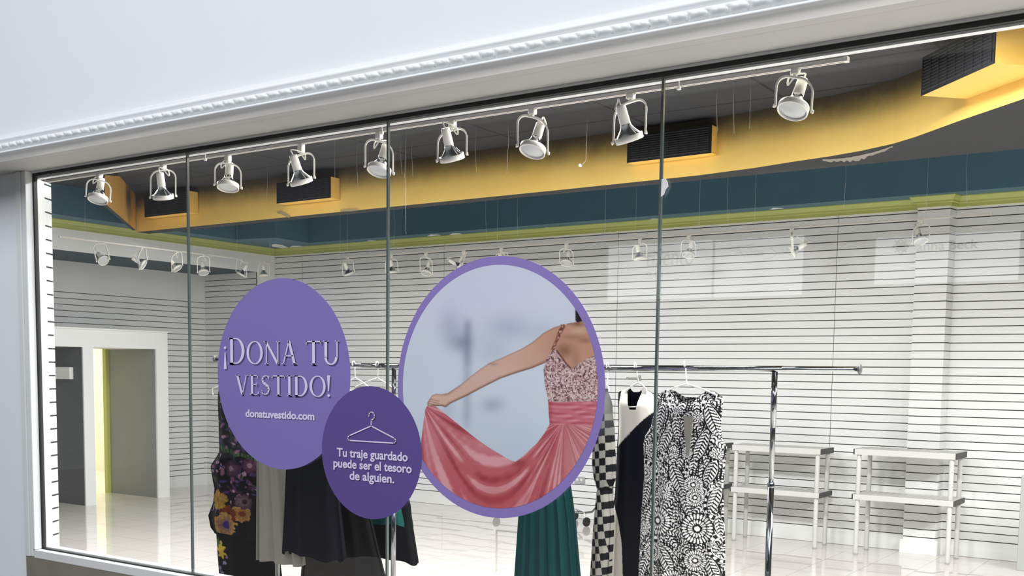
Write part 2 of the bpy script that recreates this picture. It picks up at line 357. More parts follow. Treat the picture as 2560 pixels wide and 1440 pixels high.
# right wall and inner front walls (mostly beside and behind the view)
mb = MB(); slat_panel(mb, (XR, YB), (XR, 3.6), 0, ZC, 0.1, 3.2); mb.box(XR+.02, XR+.1, 3.6, YB, 0, ZC); struct(mb.build('wall_right', [M_dark, M_groove]))
mb = MB(); mb.box(XW-.1, -5.72, 3.5, 3.58, 0, ZC); mb.box(-5.72, XR, 3.516, 3.542, 2.692, ZC, 0); mb.box(2.05, XR, 3.5, 3.58, 0, 2.69)
mb.box(-5.72, 2.05, 3.515, 3.56, -.02, 0.62); struct(mb.build('wall_front_inside', M_dark))
# green crown trim (two steps) along bulkhead, back wall and pilaster
mb = MB()
def trim_run(pts, prof):
    for i in range(len(pts)-1):
        pass
path = [(XF, 3.6), (XF, YB), (PX0, YB), (PX0, PY), (PX1, PY), (PX1+.03, YB), (XR, YB)]
prof = [(0.0, ZT), (0.018, ZT), (0.020, ZT+.03), (0.034, ZT+.036), (0.036, ZT+.052), (0.060, ZT+.085), (0.066, ZT+.088), (0.066, 3.33), (0, 3.33)]
def offset_path(path, d):
    out = []
    for i, p in enumerate(path):
        p = Vector(p); ns = []
        if i > 0: t = (p-Vector(path[i-1])).normalized(); ns.append(Vector((t.y, -t.x)))
        if i < len(path)-1: t = (Vector(path[i+1])-p).normalized(); ns.append(Vector((t.y, -t.x)))
        nn = sum(ns, Vector((0, 0))); nn = nn.normalized(); k = 1/max(.3, nn.dot(ns[0])); out.append(p+nn*d*k)
    return out
rows = [offset_path(path, d) for d, z in prof]
for i in range(len(path)-1):
    for k in range(len(prof)-1):
        mb.add([(rows[k][i].x, rows[k][i].y, prof[k][1]), (rows[k][i+1].x, rows[k][i+1].y, prof[k][1]), (rows[k+1][i+1].x, rows[k+1][i+1].y, prof[k+1][1]), (rows[k+1][i].x, rows[k+1][i].y, prof[k+1][1])], [(0, 1, 2, 3)], 0)
struct(mb.build('trim_1', M_green))
# teal perimeter soffit: lit underside and darker face
foot = [(XF, 3.6), (-10.95, 3.6), (-10.90, 9.62), (-10.29, 9.74), (-10.32, 10.36), (XR, 10.36), (XR, YB), (XF, YB)]
mb = MB(); mb.prism(foot, 3.33, ZC, 0); struct(mb.build('trim_2', M_teal))
# yellow bulkhead: front face darkening upwards, dark underside, curved towards the window at the right
ZY = 3.235
front = [(-10.78, 8.03), (-9.5, 8.035), (-8, 8.035), (-6.5, 8.035), (-5.0, 8.03), (-3.7, 8.0), (-3.2, 7.93), (-2.88, 7.85), (-2.58, 7.79), (-2.33, 7.71), (-2.08, 7.59), (-1.9, 7.45), (-1.54, 7.11), (-1.14, 6.76), (-.5, 6.2), (.1, 5.68)]
back = [(2.0, 8.2), (-10.78, 8.2)]
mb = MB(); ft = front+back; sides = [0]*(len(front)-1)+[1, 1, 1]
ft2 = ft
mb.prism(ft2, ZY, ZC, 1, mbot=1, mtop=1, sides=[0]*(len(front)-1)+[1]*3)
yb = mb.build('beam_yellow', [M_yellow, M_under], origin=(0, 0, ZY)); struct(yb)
# the short yellow return panel at its left end
P0, P1 = Vector((-10.775, 8.028, 0)), Vector((-9.186, 6.491, 0)); dirv = (P1-P0).normalized(); nn = Vector((dirv.y, -dirv.x, 0))
def onplane(x, y):
    v = ray(x, y); t = nn.dot(P0-Vector((CAM.x, CAM.y, 0)))/nn.dot(v); return CAM+v*t
pp = [onplane(340, 576), onplane(262, 508), onplane(262, 438), onplane(300, 440), onplane(326, 444), onplane(334, 452), onplane(339, 478)]
mb = MB(); bk = [p-nn*(-.04) if nn.dot(CAM-p) < 0 else p-nn*.04 for p in pp]
n7 = len(pp); mb.add(pp, [tuple(range(n7))], 0); mb.add(bk, [tuple(range(n7-1, -1, -1))], 1)
for i in range(n7): j = (i+1) % n7; mb.add([pp[i], pp[j], bk[j], bk[i]], [(0, 1, 2, 3)], 1)
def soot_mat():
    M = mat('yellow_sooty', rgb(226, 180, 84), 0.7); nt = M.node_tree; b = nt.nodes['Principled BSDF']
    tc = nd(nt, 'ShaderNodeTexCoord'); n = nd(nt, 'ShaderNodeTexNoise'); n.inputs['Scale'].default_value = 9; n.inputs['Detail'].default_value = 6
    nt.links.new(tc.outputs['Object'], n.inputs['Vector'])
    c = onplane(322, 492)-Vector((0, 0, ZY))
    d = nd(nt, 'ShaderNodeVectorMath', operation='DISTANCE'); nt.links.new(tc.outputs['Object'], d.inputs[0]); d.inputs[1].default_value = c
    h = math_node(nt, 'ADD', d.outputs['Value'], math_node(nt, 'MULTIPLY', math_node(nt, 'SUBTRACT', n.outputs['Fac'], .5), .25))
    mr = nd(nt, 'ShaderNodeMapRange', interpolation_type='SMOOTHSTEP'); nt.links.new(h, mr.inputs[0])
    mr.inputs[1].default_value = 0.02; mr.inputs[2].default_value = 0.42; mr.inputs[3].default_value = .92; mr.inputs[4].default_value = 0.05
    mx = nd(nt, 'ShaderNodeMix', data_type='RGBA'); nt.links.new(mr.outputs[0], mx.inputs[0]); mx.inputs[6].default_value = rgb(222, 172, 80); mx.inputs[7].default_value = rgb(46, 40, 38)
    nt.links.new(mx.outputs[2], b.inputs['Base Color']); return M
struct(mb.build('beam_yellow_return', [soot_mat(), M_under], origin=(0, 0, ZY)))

# white portal with the two openings
PXF = -11.5
mb = MB()
mb.box(XW-.02, PXF, 8.835, 9.01, 0, 1.905); mb.box(XW-.02, PXF, 7.785, 7.925, 0, 1.905); mb.box(XW-.02, PXF, 6.6, 9.01, 1.905, 2.115)
mb.box(XW-.02, PXF+.012, 6.58, 9.02, 2.115, 2.132); mb.box(XW-.02, PXF, 6.6, 6.75, 0, 1.905)
struct(mb.build('door_1', M_white))
# inner cheeks of the openings
mb = MB(); mb.box(XW-.10, PXF-.03, 8.822, 8.834, 0, 1.9); door = mb.build('wall_cheek', M_cheek); struct(door)
mb = MB(); slat_panel(mb, (XW, 7.776), (PXF-.02, 7.776), 0.1, 1.9, .1, 1.9); mb.box(XW-.1, PXF-.02, 7.777, 7.784, 0, 1.9); struct(mb.build('wall_niche', [M_dark, M_groove]))
mb = MB(); mb.box(XW-.20, XW-.13, 8.785, 8.87, 0, 1.98); mb.box(XW-.26, XW-.13, 7.86, 8.79, 1.93, 1.98); mb.box(XW-.26, XW-.13, 7.84, 7.9, 0, 1.93); struct(mb.build('trim_3', M_green))
# room beyond
mb = MB(); mb.box(-17.2, XW-.13, 10.9, 11.0, 0, 3); mb.box(-15.7, -15.5, 7.0, 11, 0, 3); mb.box(-17.2, XW-.13, 7.0, 7.1, 0, 3); mb.box(-17.2, XW-.12, 7.0, 11.0, 3.0, 3.1); struct(mb.build('wall_stock_room', M_yroom))

# ------------------------------------------------------------------ shop front, outside
# big wall over the window
mb = MB(); mb.box(-14, 6, 3.2, 3.3, 2.745, 7.0); mb.box(-14, 6, 3.3, 3.62, ZC+.12, 7.0); struct(mb.build('wall_front', M_wall_out))
mb = MB(); mb.box(-14, -5.68, 3.47, 3.56, -.02, 2.75); struct(mb.build('wall_front_left', M_wall_out))
# soffit board and its seam
mb = MB(); mb.box(-14, 6, 3.24, 3.296, 2.722, 2.745, 0); mb.box(-14, 6, 3.303, 3.5, 2.724, 2.745, 0); mb.box(-14, 6, 3.295, 3.303, 2.736, 2.744, 1); struct(mb.build('trim_4', [M_soffit, M_crack]))
# leaf moulding
def moulding():
    mb = MB(); x0, x1, dx = -9.0, 3.0, 0.0056
    base = [(0.0, 2.838), (0.006, 2.838), (0.009, 2.831), (0.009, 2.826), (0.016, 2.824)]
    for k in range(7): a = k/6*math.pi; base.append((0.019+0.013*math.sin(a), 2.822-0.026*(k/6)))
    base += [(0.02, 2.793), (0.03, 2.791)]
    i0 = len(base); NL = 9
    for k in range(NL): q = k/(NL-1); base.append((0.034+0.012*math.sin(q*math.pi*.9+.2), 2.789-0.036*q))
    i1 = len(base)
    base += [(0.032, 2.751), (0.040, 2.749)]
    for k in range(6): a = k/5*math.pi; base.append((0.040+0.011*math.sin(a), 2.748-0.016*(k/5)))
    base += [(0.036, 2.729), (0.03, 2.722), (-0.04, 2.722)]
    n = len(base); X = np.arange(x0, x1, dx); V = np.zeros((len(X), n, 3))
    for k, (d, z) in enumerate(base):
        dd = np.full(len(X), d)
        if i0 <= k < i1:
            q = (k-i0)/(NL-1); ph = ((X-0.026*math.sin(q*2.6))/0.0667) % 1.0
            leaf = np.where(ph < .12, -0.010*(1-ph/.12), 0.0075*np.sin((ph-.12)/.88*math.pi)**.6)
            leaf = leaf-0.003*(np.abs(ph-.55) < .05)
            dd = d+leaf*math.sin(math.pi*min(1, max(0, q*.9+.05)))
        V[:, k, 0] = X; V[:, k, 1] = 3.2-dd; V[:, k, 2] = z
    fs = []
    for i in range(len(X)-1):
        for k in range(n-1): fs.append((i*n+k, i*n+k+1, (i+1)*n+k+1, (i+1)*n+k))
    mb.v = V.reshape(-1, 3).tolist(); mb.f = fs; mb.m = [0]*len(fs); mb.sm = [True]*len(fs)
    return mb.build('trim_5', M_mould)
struct(moulding())
# casing at the left, window frame, gaskets, sill
GX0, GX1 = -5.587, 2.05
mb = MB(); mb.box(-5.678, -5.632, 3.446, 3.52, .590, 2.724, 0, .004); mb.box(-5.632, -5.606, 3.452, 3.52, .590, 2.724, 0, .006); mb.box(-5.606, -5.582, 3.448, 3.494, .634, 2.724, 0, .003)
struct(mb.build('trim_6', M_frame))
mb = MB(); mb.box(GX0, GX1, 3.485, 3.497, 2.7145, 2.724, 0); mb.box(GX0-.005, GX1, 3.449, 3.497, .587, .632, 0, .003); mb.box(GX0, GX1, 3.512, 3.56, .62, .645, 0); mb.box(GX0, GX1, 3.5155, 3.546, 2.689, 2.70, 0)
struct(mb.build('trim_7', M_frame))
mb = MB(); mb.box(GX0, GX1, 3.493, 3.515, 2.697, 2.7145); mb.box(GX0, GX1, 3.493, 3.515, .6315, .640); mb.box(GX0, GX0+.013, 3.493, 3.515, .64, 2.697); mb.box(GX1-.013, GX1, 3.493, 3.515, .64, 2.697)
struct(mb.build('trim_8', M_gasket))
mb = MB(); mb.box(-5.675, 6, 3.452, 3.52, -.02, .588); struct(mb.build('wall_base', M_stone))
# splayed slat panel just inside the glass at the left
mb = MB(); a, b, c = (-5.583, 3.520), (-5.630, 3.592), (-5.674, 3.662)
mb.prism([a, b, (b[0]-.02, b[1]), (a[0]-.09, a[1])], .62, 2.69)
slat_panel(mb, c, b, .62, 2.69, .62, 2.69, dep=.006, gh=.0045)
vv = Vector((c[0]-b[0], c[1]-b[1], 0)).normalized(); n2 = Vector((vv.y, -vv.x, 0))
mb2 = MB(); slat_panel(mb2, b, c, .62, 2.69, .62, 2.69, dep=.006, gh=.0045)
mb = MB(); mb.prism([a, b, (b[0]-.02, b[1]-.005), (a[0]-.09, a[1])], .62, 2.69)
mb.v += []
base_o = len(mb.v)
mb.add(mb2.v, mb2.f, 0); mb.m[-len(mb2.m):] = mb2.m
# end grain of the panel with notches
zz = .62
for z in [g for g in GRV if .66 < g < 2.67]+[2.69]:
    za = zz; zb = z-.0045 if z < 2.69 else 2.69
    mb.add([(c[0], c[1], za), (c[0]-.02, c[1]-.004, za), (c[0]-.02, c[1]-.004, zb), (c[0], c[1], zb)], [(0, 1, 2, 3)], 0); zz = z+.0045
mb.box(c[0]-.03, c[0]-.012, b[1]-.02, c[1]-.004, .62, 2.69, 0)
struct(mb.build('wall_window_return', [mat('return_white', rgb(206, 208, 205), 0.5, var=0.02), M_groove]))
# glass panes with bare butt joints
JX = [-5.587, -4.3024, -3.0282, -1.760, -0.49, 0.78, 2.05]
for i in range(6):
    x0, x1 = JX[i]+.0012, JX[i+1]-.0012
    mb = MB(); mb.box(x0, x1, 3.498, 3.509, .638, 2.699, 0); g = mb.build('window_%d' % (i+1), M_glass); struct(g)
    if i:
        mb = MB(); mb.box(JX[i]-.0045, JX[i]+.0045, 3.4975, 3.5095, .640, 2.697, 0); mb.build('window_frame', M_edge, g)

# ------------------------------------------------------------------ track lighting
def track(name, label, p, q, drop_px=None, wires=()):
    p, q = Vector(p), Vector(q); t = thing(name, label, 'light track', (p+q)/2, 'light tracks')
    d = (q-p).normalized(); s = Vector((-d.y, d.x, 0)).normalized(); up = Vector((0, 0, 1)); h, wd = .0075, .013; L = (q-p).length; c = (p+q)/2
    mb = MB(); mb.obox(c+up*h*.3, d*L/2, s*wd, up*h*.7); mb.obox(c-up*h*.7+s*wd*.72, d*L/2, s*wd*.28, up*h*.35); mb.obox(c-up*h*.7-s*wd*.72, d*L/2, s*wd*.28, up*h*.35); mb.build('rail', M_track, t)
    for e, sg in ((q, 1), (p, -1)):
        mb = MB(); mb.obox(e+d*sg*.006, d*.008, s*(wd+.002), up*(h+.002)); mb.build('end_cap', M_lampw, t)
    for k in wires:
        x = p+(q-p)*k; mb = MB(); mb.tube([x+up*h, Vector((x.x, x.y, ZC))], .0012, 6); mb.build('suspension_wire', M_nylon, t)
    return t
def lamp(label, adap, ring, lean, t, plane, group, rr=.063, pv_over=None, ztop=None):
    """gimbal ring spotlight: adap/ring = photo pixels of adapter foot and ring centre, lean = image direction of aim, t = how far it faces the viewer"""
    on = plane; A = on(*adap); R = on(*ring); v = ray(*ring).normalized()
    rx = (_r-v*_r.dot(v)).normalized(); ux = (_u-v*_u.dot(v)-rx*_u.dot(rx)).normalized()
    l = Vector((lean[0], -lean[1])).normalized(); k = math.sqrt(1-t*t)
    ax = (rx*l.x*k+ux*l.y*k-v*t).normalized()
    rh = v.cross(Vector((0, 0, 1))).normalized()
    pv = (rh-ax*rh.dot(ax)).normalized() if pv_over is None else (-v-ax*(-v).dot(ax)).normalized()
    T = thing('track_light', label, 'spotlight', A, group)
    # adapter
    mb = MB(); mb.box(A.x-.017, A.x+.017, A.y-.015, A.y+.015, A.z, max(A.z+.012, ztop), 0, .003); mb.lathe(A, (0, 0, -1), [(0, .009), (.012, .009)], 12); mb.build('adapter', M_lampw, T)
    # yoke
    A2 = A-Vector((0, 0, .012)); H = (A2-R).length; up = (A2-R).normalized(); hw = rr+.010; ra = min(.05, H*.45); pts = []
    for i in range(4): pts.append(R-pv*hw+up*(H-ra)*i/4)
    for i in range(9): a = i/8*math.pi/2; pts.append(R-pv*(hw-ra+ra*math.cos(a))+up*(H-ra+ra*math.sin(a)))
    for i in range(9): a = math.pi/2-i/8*math.pi/2; pts.append(R+pv*(hw-ra+ra*math.cos(a))+up*(H-ra+ra*math.sin(a)))
    for i in range(3, -1, -1): pts.append(R+pv*hw+up*(H-ra)*i/4)
    mb = MB(); mb.strip(pts, (pv.cross(up)+pv*.0).normalized(), .010, .0075); yk = mb.build('yoke', M_lampw, T)
    for sg in (-1, 1):
        mb = MB(); mb.lathe(R+pv*sg*(hw-.004), pv*sg, [(0, .005), (.005, .005), (.005, .0075), (.012, .0075), (.013, .006)], 12); mb.build('thumb_screw', M_lampw, yk)
    # ring
    mb = MB(); mb.lathe(R, ax, [(-.012, rr-.004), (-.012, rr), (.012, rr), (.014, rr-.003), (.012, rr-.006), (-.012, rr-.006), (-.012, rr-.004)], 32, caps=(False, False)); mb.build('clamp_ring', M_lampw, T)
    # bulb: silvered bowl and frosted lens
    mb = MB(); mb.lathe(R, -ax, [(-.004, rr-.006), (.006, rr-.006), (.016, rr-.011), (.028, rr-.021), (.040, rr-.031), (.050, rr-.037), (.064, .0235), (.07, .0235)], 32, caps=(False, True)); bl = mb.build('bulb', M_silver, T)
    mb = MB(); mb.lathe(R, ax, [(.003, rr-.006), (.006, rr-.012), (.010, rr*.55), (.0115, rr*.25), (.012, .002)], 32, caps=(False, True)); mb.build('lens', M_lens, bl)
    # socket
    mb = MB(); mb.lathe(R, -ax, [(.058, .021), (.060, .024), (.138, .022), (.142, .020)], 20); so = mb.build('socket', M_lampw, T)
    # cord
    e = R-ax*.142; sd = (rx*(-1 if (label.__hash__ if False else len(label)) % 2 else 1))
    c1 = e-ax*.03; mid = (A2+e)/2+sd*.035-up*.01
    P = [e, c1, mid+up*.02, mid-up*.015+sd*.008, (mid*.4+A2*.6), A2]
    sp = []
    for i in range(len(P)-1):
        a0, a1, a2, a3 = P[max(i-1, 0)], P[i], P[i+1], P[min(i+2, len(P)-1)]
        for q in range(5):
            u = q/5; sp.append(.5*((2*a1)+(a2-a0)*u+(2*a0-5*a1+4*a2-a3)*u*u+(3*a1-a0-3*a2+a3)*u**3))
    sp.append(P[-1]); mb = MB(); mb.tube(sp, .0036, 8); mb.build('cord', M_lampw, T)
    return T
YT1 = 4.3
pF = lambda x, y: onY(x, y, YT1)
tl = onY(118, 453.5, YT1); tr = onY(2112, 149, YT1); zt1 = (tl.z+tr.z)/2
track('light_track', 'long white lighting track hung just inside the glass along the window head', (tl.x, YT1, zt1), (tr.x, YT1, zt1), wires=(.03, .26, .49, .72, .93))
front_l = [
 ('first spotlight from the left end of the window track, lens facing down', (248, 446), (245, 497), (-.25, .95), .42),
 ('second spotlight from the left on the window track, silver bowl over a dark vent', (408, 421), (408, 492), (.06, 1), -.12),
 ('third spotlight from the left on the window track, right of the first glass joint', (570, 404), (570, 466), (-.15, 1), .40),
 ('fourth spotlight from the left on the window track, aimed down before a black grille', (753, 381), (753, 453), (.26, .97), -.10),
 ('fifth spotlight from the left on the window track, crossed by a glass joint', (948, 347), (948, 425), (-.3, .95), .45),
 ('sixth spotlight from the left on the window track, bright silver bowl against yellow', (1131, 319), (1130, 394), (.22, .97), -.12),
 ('seventh spotlight from the left on the window track, round lens turned to the viewer', (1331, 286), (1332, 374), (-.3, .95), .50),
 ('eighth spotlight from the left on the window track, looped cord beside its socket', (1577, 248), (1573, 345), (.30, .95), -.08),
 ('ninth and last spotlight at the right end of the window track, big round lens', (1988, 186), (1983, 272), (-.25, .95), .58)]
for l, a, r, d, t in front_l: lamp(l, a, r, d, t, pF, 'spotlights on the window track', ztop=zt1-.0079)
YT2 = 9.95
pB = lambda x, y: onY(x, y, YT2)
b0, b1 = onY(846, 644, YT2), onY(2476, 535, YT2); zb = (b0.z+b1.z)/2
track('light_track', 'white lighting track hung in front of the slatted back wall', (b0.x, YT2, zb), (b1.x, YT2, zb), wires=(.02, .12, .32, .55, .72, .93))
back_l = [
 ('leftmost spotlight on the back wall track, silver bowl tilted to the right', (868, 649), (872, 684), (.35, .95), -.1, None),
 ('back track spotlight seen right beside the second glass joint', (978, 646), (980, 680), (.1, 1), .05, None),
 ('back track spotlight above the left shoulder of the large oval photo decal', (1065, 641), (1066, 682), (-.25, .95), .45, None),
 ('back track spotlight turned sideways, partly hidden by the large oval decal top left', (1159, 634), (1150, 666), (.75, .45), .1, None),
 ('back track spotlight almost wholly hidden behind the top of the large oval decal', (1253, 630), (1256, 664), (.2, .9), .2, None),
 ('back track spotlight just right of the large oval decal, lens facing down', (1416, 620), (1416, 657), (-.2, .95), .52, None),
 ('back track spotlight left of the third glass joint, socket leaning left', (1600, 607), (1599, 646), (.18, .95), .1, None),
 ('back track spotlight just right of the third glass joint, lens facing viewer', (1722, 598), (1721, 637), (-.2, .95), .45, None),
 ('back track spotlight seen edge on with socket poking up to the right', (1979, 580), (1981, 628), (-.85, .5), .05, 1),
 ('rightmost spotlight on the back track, in front of the white pilaster', (2303, 559), (2302, 602), (.3, .75), .45, None)]
for l, a, r, d, t, o in back_l: lamp(l, a, r, d, t, pB, 'spotlights on the back wall track', pv_over=o, ztop=zb-.0079)
XT3 = -10.72
pL = lambda x, y: onX(x, y, XT3)
l0, l1 = onX(150, 596, XT3), onX(684, 655, XT3); zl = (l0.z+l1.z)/2
track('light_track', 'white lighting track hung along the left wall bulkhead', (XT3, l0.y, zl), (XT3, l1.y, zl), wires=(.1, .55, .8, .98))
left_l = [
 ('nearest spotlight on the left wall track, round lens turned to the viewer', (247, 606), (258, 651), (.45, .75), .75, None),
 ('second spotlight on the left wall track, seen from the side', (354, 621), (358, 662), (.75, .5), .25, None),
 ('third spotlight on the left wall track, just left of the first glass joint', (441, 631), (443, 671), (.5, .75), .30, None),
 ('fourth spotlight on the left wall track, just right of the first glass joint', (508, 638), (509, 681), (.1, .95), .50, None),
 ('fifth spotlight on the left wall track, socket poking up to the right', (604, 650), (603, 686), (-.5, .8), .0, None),
 ('farthest spotlight on the left wall track, just above the lilac text decal', (660, 656), (659, 688), (.0, 1), .08, None)]
for l, a, r, d, t, o in left_l: lamp(l, a, r, d, t, pL, 'spotlights on the left wall track', pv_over=o, ztop=zl-.0079)

# ------------------------------------------------------------------ air vents boxed out of the yellow bulkhead
def vent(label, c0, c1, z0, z1, dep):
    """c0,c1 plan ends of the grille face"""
    a, b = Vector((c0[0], c0[1], 0)), Vector((c1[0], c1[1], 0)); t = (b-a).normalized(); n = Vector((t.y, -t.x, 0)); c = (a+b)/2
    T = thing('air_vent', label, 'vent', (c.x, c.y, z0), 'air vents on the yellow bulkhead'); L = (b-a).length; zm = (z0+z1)/2; up = Vector((0, 0, 1))
    mb = MB(); mb.obox(c-n*(dep/2)+up*zm, t*(L/2-.001), n*(dep/2-.004), up*((z1-z0)/2-.001)); mb.build('box', M_yclean, T)
    mb = MB(); mb.obox(c+up*zm, t*(L/2), n*.003, up*((z1-z0)/2)); g = mb.build('grille', M_vent, T)
    mb = MB(); k = 11
    for i in range(k):
        z = z0+.02+(z1-z0-.04)*i/(k-1); mb.obox(c+n*.006+up*z, t*(L/2-.02), n*.004+up*.003, up*.002)
    for i in range(9):
        mb.obox(c+n*.008+up*zm+t*(L*(i/8-.5)*.94), t*.002, n*.003, up*((z1-z0)/2-.015))
    mb.build('louvres', mat('louvre_dark', rgb(36, 37, 40), 0.7), g)
vent('leftmost black air vent on the yellow bulkhead, behind a spotlight', (-10.448, 7.9), (-9.69, 7.9), 3.365, 3.60, .13)
vent('black air vent on the yellow bulkhead between the third and fifth spotlights', (-8.323, 7.9), (-7.57, 7.9), 3.355, 3.56, .13)
vent('black air vent on the yellow bulkhead crossed by the third glass joint', (-4.28, 7.9), (-3.535, 7.88), 3.372, 3.585, .12)
vent('large black air vent at the right where the yellow bulkhead curves forward', (-1.731, 6.872), (-1.232, 6.373), 3.35, 3.575, .42)
mb = MB(); mb.lathe((-1.50, 6.72, 3.50), (1, 1, 0), [(0, .02), (.03, .02)], 12)

# ------------------------------------------------------------------ garment racks
YR = 5.2
def rack(label, rail, upr, base=True, n_inner=None):
    """rail: list of (pixel, radius, which) left to right; upr: x of uprights"""
    (p0, p1, ps) = rail
    T = thing('clothes_rack', label, 'clothes rack', (sum(upr)/len(upr), YR, 0), 'chrome clothes racks')
    d = (p1-p0).normalized()
    mb = MB(); mb.tube([p0, p1], .0115, 16); rl = mb.build('rail', M_chrome, T)
    mb = MB(); mb.tube([ps[0], ps[1]], .0150, 16); mb.build('sleeve', M_chrome, rl)
    for e, sg in ((p0, -1), (p1, 1)):
        mb = MB(); mb.lathe(e, d*sg, [(-.004, .014), (0, .024), (.007, .025), (.011, .02)], 20); mb.build('end_knob', M_knob, rl)
    for x in upr:
        z = p0.z+(p1.z-p0.z)*(x-p0.x)/(p1.x-p0.x)
        mb = MB(); mb.tube([(x, YR, 1.10), (x, YR, z-.012)], .0135, 16); mb.tube([(x, YR, 1.40), (x, YR, z-.012)], .0148, 16); u = mb.build('upright', M_chrome, T)
        mb = MB(); mb.tube([(x, YR, .13), (x, YR, 1.12)], .0165, 16); mb.lathe((x, YR, 1.10), (0, 0, 1), [(0, .0165), (.004, .018), (.022, .018), (.024, .0165)], 16); mb.build('lower_tube', M_chrome, T)
        mb = MB(); mb.tube([(x, YR-.28, .12), (x, YR+.28, .12)], .014, 12); ft = mb.build('foot_bar', M_chrome, T)
        for sg in (-1, 1):
            y = YR+.27*sg; mb = MB(); mb.lathe((x-.012, y, .045), (1, 0, 0), [(0, .040), (.003, .045), (.021, .045), (.024, .040)], 20); mb.tube([(x, y, .045), (x, y, .112)], .006, 8); mb.build('caster', M_rubber, ft)
    mb = MB(); mb.tube([(upr[0], YR, .14), (upr[-1], YR, .14)], .013, 12); mb.build('base_rail', M_chrome, T)
P = lambda x, y, Y=YR: onY(x, y, Y)
rack('chrome clothes rack behind the two round text decals, rail end at left', (P(540, 897), P(1070, 921), (P(905, 913.5), P(1000, 917.5))), [P(690, 905).x, P(985, 919).x])
rr_l, rr_r = P(1330, 921), P(2147, 923)
rack('chrome clothes rack with bare rail end right of the black and white dress', (rr_l, rr_r, (rr_l+(rr_r-rr_l)*.02, P(1957, 922))), [P(1372, 1000).x, P(1937, 928).x])

# ------------------------------------------------------------------ hangers
def hanger(label, hook, neck, la, ra, bar_l=None, bar_r=None, Y=YR, Yn=None):
    Yn = Y if Yn is None else Yn
    hk = onY(*hook, YR); n = onY(*neck, Yn); a = onY(*la, Yn); b = onY(*ra, Yn)
    T = thing('clothes_hanger', label, 'hanger', n, 'white plastic hangers on the racks')
    pts = []; top = Vector((hk.x, YR, hk.z)); r = .021
    c = top
    dv = Vector((.25, -1, 0)).normalized()
    for i in range(13):
        A = math.radians(-25+i*205/12); pts.append(c+dv*math.cos(A)*r+Vector((0, 0, 1))*math.sin(A)*r*.95)
    pts = [p for p in pts]
    pts += [(c-dv*r*.6)*.6+n*.4, n]
    mb = MB(); mb.tube(pts, .0033, 8); mb.build('hook', M_hanger, T)
    body = [n, n+(b-n)*.5+Vector((0, 0, .004)), b, b+Vector((.008, 0, -.012))]
    bl = onY(*bar_l, Yn) if bar_l else a+Vector((.02, 0, -.03)); br = onY(*bar_r, Yn) if bar_r else b+Vector((-.02, 0, -.03))
    mb = MB(); mb.tube([bl, a+Vector((-.004, 0, -.012)), a, n+(a-n)*.5+Vector((0, 0, .004)), n, n+(b-n)*.5+Vector((0, 0, .004)), b, b+Vector((.004, 0, -.012)), br], .0045, 8)
    mb.tube([bl, br], .0042, 8); mb.build('body', M_hanger, T)

# ------------------------------------------------------------------ garments
def garment_grid(prof, Yc, nth, nz, depth, folds=0, famp=0.0, neck=None, hemw=0.0, phase=0.0, seed=0, ease=1.0):
    """closed cloth tube. prof: rows (py, pxL, pxR) seen on plane Yc. neck: (front drop, back drop, half width share). returns verts (nz,nth,3), u, v"""
    rows = []
    for py, l, r in prof:
        a, b = onY(l, py, Yc), onY(r, py, Yc); rows.append(((a.z+b.z)/2, a.x, b.x))
    rows.sort(key=lambda q: -q[0]); Z = np.array([q[0] for q in rows]); XL = np.array([q[1] for q in rows]); XRr = np.array([q[2] for q in rows])
    ztop, zbot = Z[0], Z[-1]; th = np.linspace(0, 2*np.pi, nth, endpoint=False)
    ct, st = np.cos(th), np.sin(th)
    zt = np.full(nth, ztop)
    if neck:
        fd, bd, hw = neck; sh = np.clip(1-np.abs(ct)/hw, 0, 1); sm = sh*sh*(3-2*sh)
        zt = zt-np.where(st < 0, fd, bd)*np.minimum(1, sm*1.3)
        zt = zt-0.03*np.clip((np.abs(ct)-.8)/.2, 0, 1)
    V = np.zeros((nz, nth, 3)); U = np.zeros((nz, nth)); W = np.zeros((nz, nth)); rg = np.random.RandomState(seed)
    ph = rg.rand(4)*6.28
    for i in range(nz):
        v = (i/(nz-1))**ease; zb = zbot+hemw*np.sin(3*th+ph[0])+hemw*.6*np.sin(7*th+ph[1]); z = zt+(zb-zt)*v
        xl = np.interp(-z, -Z, XL); xr = np.interp(-z, -Z, XRr); cx = (xl+xr)/2; hw_ = (xr-xl)/2
        k = np.clip((ztop-z)/.10, 0, 1); k = k*k*(3-2*k); hd = .008+(depth-.008)*k
        f = famp*np.clip((ztop-z)/(ztop-zbot), 0, 1)**.8
        fo = np.sin(folds*th+ph[2]+1.2*np.sin(2*th+ph[3])+.5*v)+.4*np.sin(folds*1.7*th+ph[1])
        V[i, :, 0] = cx+ct*hw_*(1+.0*fo); V[i, :, 1] = Yc+st*hd*(1+0)+np.where(np.abs(st) > .08, fo*f, fo*f*.4); V[i, :, 2] = z
        U[i] = V[i, :, 0]; W[i] = z
    return V
def garment_mesh(V, name, mats, parent, color=None, mi=None):
    nz, nth, _ = V.shape; mb = MB(); idx = np.arange(nz*nth).reshape(nz, nth)
    a = idx[:-1, :]; b = np.roll(idx, -1, 1)[:-1, :]; c = np.roll(idx, -1, 1)[1:, :]; d = idx[1:, :]
    fs = np.stack([a, d, c, b], -1).reshape(-1, 4)
    mb.v = V.reshape(-1, 3).tolist(); mb.f = [tuple(q) for q in fs.tolist()]; mb.m = [0]*len(mb.f) if mi is None else mi; mb.sm = [True]*len(mb.f)
    cols = None if color is None else color(V.reshape(-1, 3))
    return mb.build(name, mats, parent, cols=cols)
